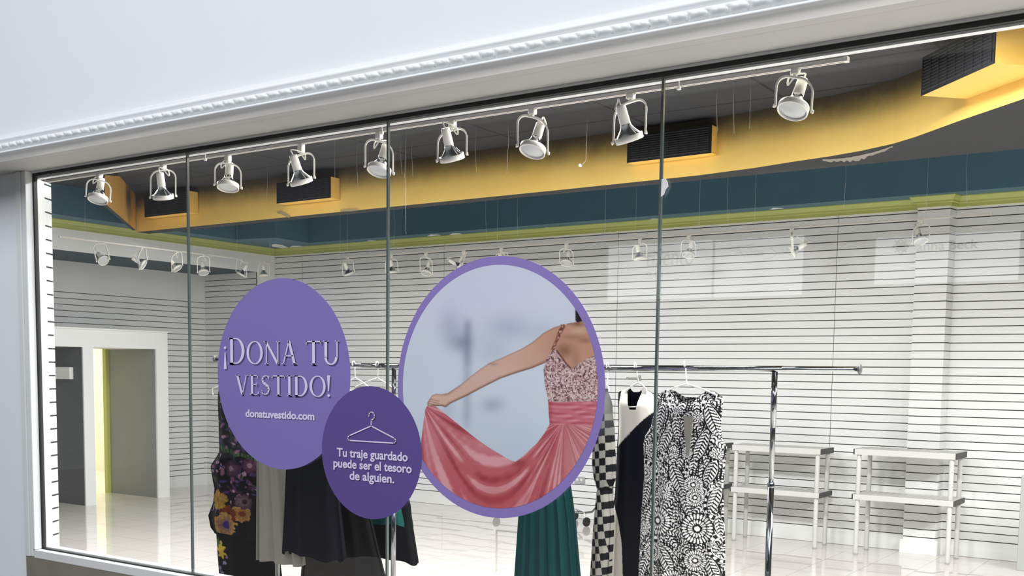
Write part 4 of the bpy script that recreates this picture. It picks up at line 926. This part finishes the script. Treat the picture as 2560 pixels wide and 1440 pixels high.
# serif capitals drawn as strokes in a unit box
def glyph(ch):
    """polygons in units of cap height, and advance width"""
    P_ = []; T_, t_, sv = .135, .045, .028
    def stem(x, w_, y0=0, y1=1): P_.append([(x, y0), (x+w_, y0), (x+w_, y1), (x, y1)])
    def serif(xc, y, hw, up): 
        a = sv if up else -sv
        P_.append([(xc-hw, y), (xc+hw, y), (xc+hw, y+a*.6), (xc+hw*.45, y+a*1.6), (xc-hw*.45, y+a*1.6), (xc-hw, y+a*.6)])
    def diag(p, q, w_): P_.append([(p[0]-w_/2, p[1]), (p[0]+w_/2, p[1]), (q[0]+w_/2, q[1]), (q[0]-w_/2, q[1])])
    def ring(cx, cy, a, b, a0, a1, wt, wt2, n=36):
        for i in range(n):
            A, B = a0+(a1-a0)*i/n, a0+(a1-a0)*(i+1)/n
            o = lambda q: (cx+a*math.cos(q), cy+b*math.sin(q)); inn = lambda q: (cx+(a-wt)*math.cos(q), cy+(b-wt2)*math.sin(q))
            P_.append([o(A), o(B), inn(B), inn(A)])
    if ch == 'D': stem(.10, T_); serif(.13, 0, .13, 1); serif(.13, 1, .13, 0); P_.append([(.05, 0), (.36, 0), (.36, t_), (.05, t_)]); P_.append([(.05, 1-t_), (.36, 1-t_), (.36, 1), (.05, 1)]); ring(.36, .5, .44, .5, -math.pi/2, math.pi/2, T_*1.05, t_); return P_, .84
    if ch == 'O': ring(.45, .5, .45, .515, 0, 2*math.pi, T_, t_, 56); return P_, .90
    if ch == 'N': stem(.10, t_*1.2); stem(.72, t_*1.2); diag((.10, 1), (.74, 0), T_); serif(.12, 0, .10, 1); serif(.06, 1, .09, 0); serif(.745, 1, .10, 0); return P_, .86
    if ch == 'A': diag((.40, 1.02), (.10, 0), t_*1.2); diag((.40, 1.02), (.70, 0), T_); P_.append([(.18, .34), (.62, .34), (.62, .34+t_), (.18, .34+t_)]); serif(.09, 0, .09, 1); serif(.70, 0, .12, 1); return P_, .80
    if ch == 'T': stem(.33, T_); P_.append([(.02, 1-t_*1.3), (.78, 1-t_*1.3), (.78, 1), (.02, 1)]); serif(.40, 0, .14, 1); P_.append([(.0, .86), (.035, .84), (.075, 1), (.01, 1)]); P_.append([(.80, .86), (.765, .84), (.725, 1), (.79, 1)]); return P_, .80
    if ch == 'U': stem(.08, T_, .30, 1); stem(.68, t_*1.2, .30, 1); ring(.405, .32, .325, .335, math.pi, 2*math.pi, T_*.9, t_*1.3); serif(.14, 1, .13, 0); serif(.70, 1, .10, 0); return P_, .82
    if ch == 'V': diag((.12, 1), (.43, -.02), T_); diag((.70, 1), (.43, -.02), t_*1.2); serif(.12, 1, .13, 0); serif(.70, 1, .09, 0); return P_, .80
    if ch == 'E': stem(.10, T_); serif(.14, 0, .13, 1); serif(.14, 1, .13, 0); P_.append([(.1, 1-t_), (.54, 1-t_), (.54, 1), (.1, 1)]); P_.append([(.1, 0), (.57, 0), (.57, t_), (.1, t_)]); P_.append([(.2, .50), (.46, .50), (.46, .50+t_), (.2, .50+t_)]); P_.append([(.51, .84), (.545, .84), (.545, 1), (.48, 1)]); P_.append([(.57, .17), (.535, .17), (.49, 0), (.57, 0)]); P_.append([(.44, .42), (.47, .42), (.47, .62), (.44, .62)]); return P_, .62
    if ch == 'S':
        c = [(.47, .86), (.40, .955), (.27, .975), (.14, .90), (.10, .76), (.17, .63), (.30, .53), (.44, .42), (.49, .27), (.43, .11), (.28, .03), (.14, .055), (.06, .18)]; wd = [.03, .04, .05, .07, .10, .13, .14, .13, .10, .07, .05, .04, .03]
        for i in range(len(c)-1):
            p, q = Vector(c[i]), Vector(c[i+1]); d = (q-p).normalized(); n = Vector((-d.y, d.x)); d0 = (Vector(c[max(i-1, 0)])-q).normalized() if i else -d
            P_.append([tuple(p+n*wd[i]/2-d*.008), tuple(q+n*wd[i+1]/2+d*.008), tuple(q-n*wd[i+1]/2+d*.008), tuple(p-n*wd[i]/2-d*.008)])
        P_.append([(.47, .80), (.505, .80), (.505, .97), (.46, .97)]); P_.append([(.05, .24), (.085, .24), (.09, .05), (.05, .05)]); return P_, .58
    if ch == 'I': stem(.10, T_); serif(.165, 0, .14, 1); serif(.165, 1, .14, 0); return P_, .33
    if ch == '!': P_.append([(.06, .28), (.11, .28), (.17, 1.04), (.0, 1.04)]); P_.append([(.085+.07*math.cos(k*math.pi/8), .07+.07*math.sin(k*math.pi/8)) for k in range(16)]); return P_, .20
    if ch == '¡': P_.append([(.06, .52), (.11, .52), (.17, -.24), (.0, -.24)]); P_.append([(.085+.07*math.cos(k*math.pi/8), .72+.07*math.sin(k*math.pi/8)) for k in range(16)]); return P_, .20
    return P_, .34
def serif_line(s_, x0, x1, z, h, big=None, gap=.06):
    items = []; x = 0.0
    for i, ch in enumerate(s_):
        g, adv = glyph(ch); k = h*(big[i] if big and i in big else 1.0)
        items.append((g, x, k)); x += adv*k+gap*h
    x -= gap*h; sc_ = (x1-x0)/x
    out = []
    for g, xo, k in items:
        for pl in g: out.append([(x0+(xo+px*k)*sc_, z+pz*k) for px, pz in pl])
    return out
def polys_mesh(polys, y, name, M, parent, dx=0, dz=0, flip=False):
    mb = MB()
    for pl in polys: mb.add([(x+dx, y, z+dz) for x, z in pl], [tuple(range(len(pl)))])
    return mb.build(name, M, parent)
def font_polys(s_, x0, x1, z, cap, bold=0.0, shear=0.0, mirror=False):
    cu = bpy.data.curves.new('t', 'FONT'); cu.body = s_; cu.size = 1.0; cu.offset = bold; cu.fill_mode = 'FRONT'; cu.shear = shear; cu.resolution_u = 6
    o = bpy.data.objects.new('t', cu); C.objects.link(o); dg = bpy.context.evaluated_depsgraph_get(); me = bpy.data.meshes.new_from_object(o.evaluated_get(dg))
    vs = np.array([v.co[:] for v in me.vertices]); fs = [tuple(p.vertices) for p in me.polygons]
    bpy.data.objects.remove(o); bpy.data.curves.remove(cu); bpy.data.meshes.remove(me)
    k = (x1-x0)/(vs[:, 0].max()-vs[:, 0].min()); X = x0+(vs[:, 0]-vs[:, 0].min())*k
    if mirror: X = x0+x1-X
    Zz = z+vs[:, 1]*cap/.70
    return [[(X[i], Zz[i]) for i in f] for f in fs]
# lilac decal
D1 = thing('window_decal', 'lilac round window decal with large serif words and a web address', 'window decal', (-3.665, YD, 1.2), 'round decals on the window')
decal_disc('backing', -3.665, 1.637, .430, .436, YD-.0004, M_lilac, D1)
L1 = serif_line('¡DONA TU', -4.05, -3.300, 1.684, .105, big={1: 1.16}, gap=.07); L2_ = serif_line('VESTIDO!', -3.970, -3.352, 1.541, .092, gap=.08)
LW = font_polys('donatuvestido.com', -3.902, -3.452, 1.436, .034, bold=.035)
polys_mesh(L1+L2_, YD-.0009, 'lettering_drop_shadow', M_inksh, D1, .0075, -.0065); polys_mesh(LW, YD-.0009, 'lettering_drop_shadow', M_inksh, D1, .003, -.003)  # printed drop shadow: darker letter copies shifted down and right
polys_mesh(L1, YD-.0014, 'lettering', M_ink, D1); polys_mesh(L2_, YD-.0014, 'lettering', M_ink, D1); polys_mesh(LW, YD-.0014, 'lettering', M_ink, D1)
# large photo decal (border)
D3 = thing('window_decal', 'large oval window decal with a photo of a pink dress, lilac border', 'window decal', (-2.464, YD, 1.08), 'round decals on the window')
CX3, CZ3, RX3, RZ3 = -2.4655, 1.596, .501, .5165
decal_disc('border', CX3, CZ3, RX3, RZ3, YD-.0004, M_border, D3)
IX, IZ, IRX, IRZ = -2.467, 1.5985, .4705, .4800

def paint(W):
    """the printed photograph: arm, pink satin dress, blurred studio backdrop; plate coordinates run 0..1234 across and 0..1440 down"""
    ax = onY(960, 970, YD); bx = onY(1560, 970, YD)
    # plate coordinates from the decal's own x,z through the print's measured grid
    x, z = W[:, 0], W[:, 2]
    X = np.interp(x, PGX, PGC); 
    zt_ = np.interp(x, PGX, PGZ0); zb_ = np.interp(x, PGX, PGZ1); Y = (z-zt_)/(zb_-zt_)*1440
    def sm(a, b, t): q = np.clip((t-a)/(b-a), 0, 1); return (q*q*(3-2*q))[:, None]
    def mixc(o, c, k): return o*(1-k)+(np.array(c)[None] if np.ndim(c) == 1 else c)*k
    nz = lambda s_: np.sin(X*.011*s_+1.3)*np.sin(Y*.013*s_+.7)+.5*np.sin(X*.027*s_-Y*.019*s_)
    bg = mixc(np.tile(L3(206, 208, 226), (len(X), 1)), L3(208, 216, 228), sm(80, 600, Y)); bg = mixc(bg, L3(192, 204, 218), sm(700, 1150, Y))
    blob = lambda cx, cy, rx, ry: np.exp(-(((X-cx)/rx)**2+((Y-cy)/ry)**2))[:, None]
    bg = mixc(bg, L3(118, 126, 150), .62*np.exp(-((X-428)/26)**2)[:, None]*sm(330, 400, Y)*(1-.35*sm(560, 620, Y))*(1-sm(860, 960, Y)))
    for c in ((395, 480, 60, 50, (110, 118, 140), .6), (340, 400, 60, 90, (140, 150, 170), .45), (640, 400, 110, 60, (150, 162, 180), .5), (560, 520, 90, 80, (160, 172, 188), .4), (560, 800, 60, 40, (140, 150, 168), .55), (330, 820, 40, 60, (150, 160, 176), .35), (800, 420, 120, 60, (166, 178, 194), .45), (150, 640, 120, 180, (200, 208, 224), .5), (850, 250, 200, 160, (212, 220, 232), .6), (860, 830, 100, 180, (212, 222, 232), .5)):
        bg = mixc(bg, L3(*c[4]), c[5]*blob(*c[:4]))
    out = bg
    def inside(poly, soft=2.5):
        n = len(poly); d = np.full(len(X), 1e9); ins = np.zeros(len(X), bool)
        for i in range(n):
            (x0, y0), (x1, y1) = poly[i], poly[(i+1) % n]; ex, ey = x1-x0, y1-y0; L = ex*ex+ey*ey+1e-9
            t = np.clip(((X-x0)*ex+(Y-y0)*ey)/L, 0, 1); d = np.minimum(d, np.hypot(X-x0-t*ex, Y-y0-t*ey))
            cr = ((y0 > Y) != (y1 > Y)) & (X < (x1-x0)*(Y-y0)/((y1-y0) if abs(y1-y0) > 1e-9 else 1e-9)+x0); ins ^= cr
        sd = np.where(ins, d, -d); return np.clip(sd/soft+.5, 0, 1)[:, None], sd
    # arm and torso
    top = [(222, 792), (236, 768), (250, 748), (270, 742), (300, 744), (330, 738), (400, 690), (480, 626), (540, 584), (600, 560), (700, 514), (760, 478), (820, 428), (870, 402), (935, 384), (975, 376), (1010, 366), (1090, 420), (1110, 560), (1100, 640), (960, 640), (860, 560), (836, 580), (760, 612), (700, 630), (640, 650), (600, 664), (520, 704), (430, 752), (345, 792), (318, 812), (300, 806), (280, 806), (250, 806), (228, 814)]
    k, sd = inside(top)
    skin = mixc(np.tile(L3(214, 176, 158), (len(X), 1)), L3(194, 146, 122), sm(600, 900, X)); skin = mixc(skin, L3(206, 176, 164), .7*blob(470, 660, 150, 60)); skin = mixc(skin, L3(204, 166, 148), .6*blob(700, 560, 150, 40))
    skin = mixc(skin, L3(96, 62, 52), .85*np.clip(1-sd/16, 0, 1)[:, None]*sm(-20, 30, Y-(1000-.52*X)+90)*(X < 850)[:, None]); skin = mixc(skin, L3(110, 74, 60), .5*np.clip(1-sd/9, 0, 1)[:, None]*(X < 960)[:, None])
    for c in ((925, 520, 45, 40, (124, 84, 64), .75), (970, 450, 70, 16, (140, 100, 78), .5), (1030, 470, 40, 14, (130, 92, 72), .6), (985, 570, 22, 50, (150, 108, 88), .5), (1000, 420, 40, 20, (210, 180, 160), .5), (560, 590, 26, 8, (120, 82, 70), .4), (845, 500, 26, 40, (190, 150, 140), .5), (990, 385, 36, 14, (92, 60, 44), .7)):
        skin = mixc(skin, L3(*c[4]), c[5]*blob(*c[:4]))
    # finger lines
    for q in (0, 1, 2): skin = mixc(skin, L3(120, 76, 64), .6*np.exp(-(((Y-(772+q*12))-.25*(X-250))/2.5)**2)[:, None]*((X > 228) & (X < 286))[:, None])
    out = mixc(out, skin, k)
    k, sd = inside([(976, 296), (984, 306), (1024, 366), (1010, 372), (990, 378), (978, 368)]); out = mixc(out, L3(28, 24, 30), k)
    k, sd = inside([(974, 300), (979, 302), (984, 366), (977, 368)]); out = mixc(out, L3(150, 150, 156), .5*k*(np.sin(Y*.5)[:, None] > 0))
    # skirt
    hx, hy, wx, wy = 232, 806, 868, 905
    sk = [(222, 806), (250, 806), (268, 808), (300, 832), (350, 872), (400, 912), (450, 952), (500, 990), (560, 1030), (620, 1066), (660, 1088), (682, 1094), (704, 1078), (740, 1046), (790, 1000), (830, 945), (855, 900), (1100, 905), (1240, 1000), (1240, 1460), (100, 1460), (150, 1160), (186, 1060), (200, 930), (214, 820)]
    k, sd = inside(sk)
    t = np.clip((X-hx)/(wx-hx), -.06, 1.4); ln = hy+(wy-hy)*np.clip(t, 0, 1); den = np.maximum(.10, 4*np.clip(t, .0, 1)*(1-np.clip(t, .0, 1))**.9)
    sag = (Y-ln)/den; angl = np.arctan2(Y-hy+10, X-hx+30); angr = np.arctan2(Y-880, X-930)
    wl = 1-sm(300, 560, X); wr = sm(690, 860, X)
    rr0 = np.hypot(X-hx, Y-hy); fl = .8*np.sin(angl*19+1.4*np.sin(angl*7)+.004*rr0)+.4*np.sin(angl*37+.01*rr0); fc = .9*np.sin(sag*.036+1.5*np.sin(sag*.015+t*2)+t*2.2)+.3*np.sin(sag*.085+4*t); fr_ = .75*np.sin(angr*31+2.4*np.sin(angr*9)+.004*Y)+.5*np.sin(angr*67+1.5*np.sin(angr*15))
    f = wl[:, 0]*fl+(1-wl[:, 0])*(1-wr[:, 0])*fc+wr[:, 0]*fr_; f = np.clip(f, -1.2, 1.2)
    f = f+.12*np.sin(X*.09+Y*.05)*np.sin(Y*.07)
    sat = mixc(np.tile(L3(190, 96, 104), (len(X), 1)), L3(222, 160, 166), sm(.15, .95, f)); sat = mixc(sat, L3(150, 54, 64), sm(.1, 1.0, -f)*.85); sat = mixc(sat, L3(206, 150, 152), .55*blob(1010, 1080, 120, 220)); sat = mixc(sat, L3(184, 84, 88), .5*blob(620, 1290, 260, 90)); sat = mixc(sat, L3(212, 150, 158), .5*blob(560, 1010, 160, 70)); sat = mixc(sat, L3(208, 140, 150), .5*blob(250, 980, 60, 160)); sat = mixc(sat, L3(150, 54, 62), .7*blob(700, 1100, 40, 22)); sat = mixc(sat, L3(170, 66, 76), .45*blob(870, 1010, 40, 100))
    out = mixc(out, sat, k)
    # bodice with sequins
    bo = [(866, 514), (884, 520), (905, 548), (935, 585), (960, 612), (985, 598), (1010, 580), (1050, 558), (1100, 530), (1130, 700), (1110, 784), (846, 784), (838, 740), (826, 690), (820, 620), (832, 565)]
    k, sd = inside(bo); cellx, celly = np.floor(X/6.5), np.floor((Y+3.2*(np.floor(X/6.5) % 2))/6.5); h_ = np.modf(np.abs(np.sin(cellx*127.1+celly*311.7)*43758.5453))[0]; h2 = np.modf(np.abs(np.sin(cellx*269.5+celly*183.3)*24634.6345))[0]
    sq = np.where((h_ < .13)[:, None], L3(92, 62, 70)[None], np.where((h_ < .34)[:, None], L3(150, 112, 112)[None], np.where((h_ < .72)[:, None], L3(196, 162, 160)[None], L3(224, 200, 198)[None]))); sq = sq*(.88+.2*h2[:, None]); sq = mixc(sq, L3(150, 108, 104), .35*np.clip(1-sd/22, 0, 1)[:, None])
    out = mixc(out, sq, k)
    k, sd = inside([(905, 386), (938, 384), (912, 430), (890, 475), (872, 520), (856, 518), (872, 478), (888, 430)]); st_ = np.where((h_ < .3)[:, None], L3(104, 62, 52)[None], np.where((h_ < .8)[:, None], L3(160, 100, 84)[None], L3(206, 170, 150)[None])); out = mixc(out, st_, k)
    for a0, b0 in (((884, 520), (935, 588)), ((935, 588), (960, 614))):
        k, sd = inside([(a0[0]-3, a0[1]+2), (a0[0]+4, a0[1]-3), (b0[0]+4, b0[1]-3), (b0[0]-3, b0[1]+2)]); out = mixc(out, L3(104, 58, 54), k*.85)
    # waistband
    k, sd = inside([(846, 782), (900, 786), (1112, 780), (1110, 912), (1000, 906), (900, 902), (856, 902), (850, 850)]); g_ = .6*np.sin(Y*.15+1.6*np.sin(X*.021+Y*.02)+.02*X)+.5*np.sin(Y*.27-.03*X+2*np.sin(X*.013)); wb = mixc(np.tile(L3(200, 112, 124), (len(X), 1)), L3(216, 142, 150), sm(.2, 1, g_)); wb = mixc(wb, L3(160, 62, 74), sm(.3, 1.0, -g_)*.55); wb = mixc(wb, L3(150, 50, 60), .6*sm(0, 1, (885-X)/40)); out = mixc(out, wb, k)
    return np.clip(out, 0, 1)
PGC = np.linspace(0, 1234, 40); PGX = np.array([onY(960+c/2.0567, 970, YD).x for c in PGC]); PGZ0 = np.array([onY(960+c/2.0567, 620, YD).z for c in PGC]); PGZ1 = np.array([onY(960+c/2.0567, 1320, YD).z for c in PGC])
nr, na = 190, 640; mb = MB(); vs = [(IX, YD-.0012, IZ)]
rr_ = np.linspace(0, 1, nr+1)[1:]; aa = np.linspace(0, 2*np.pi, na, endpoint=False)
gx, gz = np.meshgrid(np.linspace(-1, 1, 440), np.linspace(1, -1, 450))
# square-to-disc grid keeps the print's resolution even
dx_ = gx*np.sqrt(1-gz**2/2); dz_ = gz*np.sqrt(1-gx**2/2)
V = np.stack([IX+dx_*IRX, np.full_like(dx_, YD-.0012), IZ+dz_*IRZ], -1); H_, Wd_ = dx_.shape; idx = np.arange(H_*Wd_).reshape(H_, Wd_)
fs = np.stack([idx[:-1, :-1], idx[1:, :-1], idx[1:, 1:], idx[:-1, 1:]], -1).reshape(-1, 4)
mb = MB(); mb.v = V.reshape(-1, 3).tolist(); mb.f = [tuple(q) for q in fs.tolist()]; mb.m = [0]*len(mb.f); mb.sm = [False]*len(mb.f)
pic = mb.build('picture', M_decal, D3, cols=paint(V.reshape(-1, 3))); pic['label'] = 'printed photo of an arm holding out a pink satin skirt'
# small purple decal, overlapping both
D2 = thing('window_decal', 'small dark purple round window decal with hanger emblem and white text', 'window decal', (-3.118, YD, 1.017), 'round decals on the window')
YD2 = YD-.0016
decal_disc('backing', -3.1195, 1.3055, .2865, .2880, YD2-.0004, M_purple, D2)
hz = [(-3.113, 1.422), (-3.113, 1.447), (-3.100, 1.452), (-3.094, 1.463), (-3.097, 1.476), (-3.108, 1.483), (-3.120, 1.480), (-3.126, 1.470), (-3.126, 1.464)]
body = [(-3.113, 1.422), (-3.240, 1.375), (-3.250, 1.366), (-3.248, 1.358), (-3.238, 1.354), (-2.985, 1.354), (-2.976, 1.358), (-2.973, 1.366), (-2.982, 1.375), (-3.113, 1.422)]
def stroke(pts, w_):
    out = []
    for i in range(len(pts)-1):
        p, q = Vector(pts[i]), Vector(pts[i+1]); d = (q-p).normalized(); n = Vector((-d.y, d.x))*w_/2; e = d*w_*.35
        out.append([tuple(p-n-e), tuple(q-n+e), tuple(q+n+e), tuple(p+n-e)])
    return out
em = stroke(hz, .0052)+stroke(body, .0056)
T1 = font_polys('Tu traje guardado', -3.314, -2.908, 1.281, .037, bold=.026); T2 = font_polys('puede ser el tesoro', -3.335, -2.886, 1.2325, .037, bold=.026); T3 = font_polys('de alguien.', -3.238, -2.982, 1.183, .037, bold=.026)
polys_mesh(em+T1+T2+T3, YD2-.0009, 'lettering_drop_shadow', M_inksh2, D2, .003, -.003)  # printed drop shadow beneath emblem and text
polys_mesh(em, YD2-.0014, 'hanger_emblem', M_ink, D2); polys_mesh(T1, YD2-.0014, 'lettering', M_ink, D2); polys_mesh(T2, YD2-.0014, 'lettering', M_ink, D2); polys_mesh(T3, YD2-.0014, 'lettering', M_ink, D2)

# ------------------------------------------------------------------ lit sign boxes across the passage: they show only as reflections in the glass
VY = 9.4; RY = 2*3.503-VY
def mir(x, y): p = onY(x, y, VY); return (p.x, p.z)
M_sign = emit('sign_panel', (0.90, 0.95, 1.0, 1), 2.5)
M_signink = mat('sign_ink', rgb(40, 42, 44), 0.6)
def sign(label, px0, px1, py0, py1, texts, zpad=0.0):
    a, b = mir(px0, py1), mir(px1, py0); T = thing('sign_box', label, 'sign', ((a[0]+b[0])/2, RY, a[1]), 'lit sign boxes across the passage')
    mb = MB(); mb.box(a[0], b[0], RY, RY+.01, a[1], b[1]); mb.build('panel', M_sign, T)
    mb = MB(); mb.box(a[0]-.01, b[0]+.01, RY-.12, RY-.002, a[1]-.01, b[1]+.01); mb.build('case', M_mallwall, T)
    for pl in texts:
        mb = MB()
        for q in pl: mb.add([(x, RY+.013, z) for x, z in q], [tuple(range(len(q)))])
        mb.build('lettering', M_signink, T)
def ftxt(s_, x0, x1, yb, cap_px, shear=0.0, bold=0.0):
    a, b = mir(x0, yb), mir(x1, yb); h = mir(x0, yb-cap_px)[1]-a[1]
    return font_polys(s_, a[0], b[0], (a[1]+b[1])/2, h, bold=bold, shear=shear)
def pstroke(pts, w_): return stroke([mir(*p) for p in pts], w_)
ts = ftxt('tiSento', 1617, 1735, 664, 44, shear=.15, bold=-.006); ts2 = ftxt('0.0', 1617, 1650, 690, 10)
th_ = pstroke([(1816, 626), (1830, 622), (1850, 617), (1870, 613), (1888, 611)], .006)+pstroke([(1848, 618), (1843, 632), (1838, 643)], .006)+ftxt('homas', 1846, 1910, 641, 20, shear=.3, bold=-.01)+pstroke([(1970, 610), (1950, 612), (1935, 617), (1928, 622), (1936, 626), (1944, 632), (1936, 642), (1922, 647), (1908, 648)], .006)+ftxt('abo', 1948, 1998, 636, 20, shear=.3, bold=-.01)
sign('pale lit sign panel mirrored in the glass right of the large oval decal', 1520, 1783, 600, 752, [ts, ts2])
sign('pale lit sign panel mirrored in the glass below the edge-on spotlight', 1785, 2010, 588, 744, [th_])
ab = ftxt('anna', 2292, 2362, 626, 22, bold=.01)+ftxt('Beck', 2374, 2446, 622, 22, bold=.01)
flk = []
cxp, cyp = 2253, 617
for k in range(4):
    A = k*math.pi/2; flk += pstroke([(cxp, cyp), (cxp+8*math.cos(A), cyp+8*math.sin(A))], .012)+pstroke([(cxp+13*math.cos(A)+5*math.cos(q*.785), cyp+13*math.sin(A)+5*math.sin(q*.785)) for q in range(9)], .010)
    B = A+math.pi/4; flk += pstroke([(cxp+3*math.cos(B), cyp+3*math.sin(B)), (cxp+19*math.cos(B), cyp+19*math.sin(B))], .012)+pstroke([(cxp+15*math.cos(B-.5), cyp+15*math.sin(B-.5)), (cxp+11*math.cos(B), cyp+11*math.sin(B)), (cxp+15*math.cos(B+.5), cyp+15*math.sin(B+.5))], .010)
sign('pale lit sign panel with flower emblem, mirrored in the glass over the pilaster', 2186, 2552, 575, 712, [ab, flk])
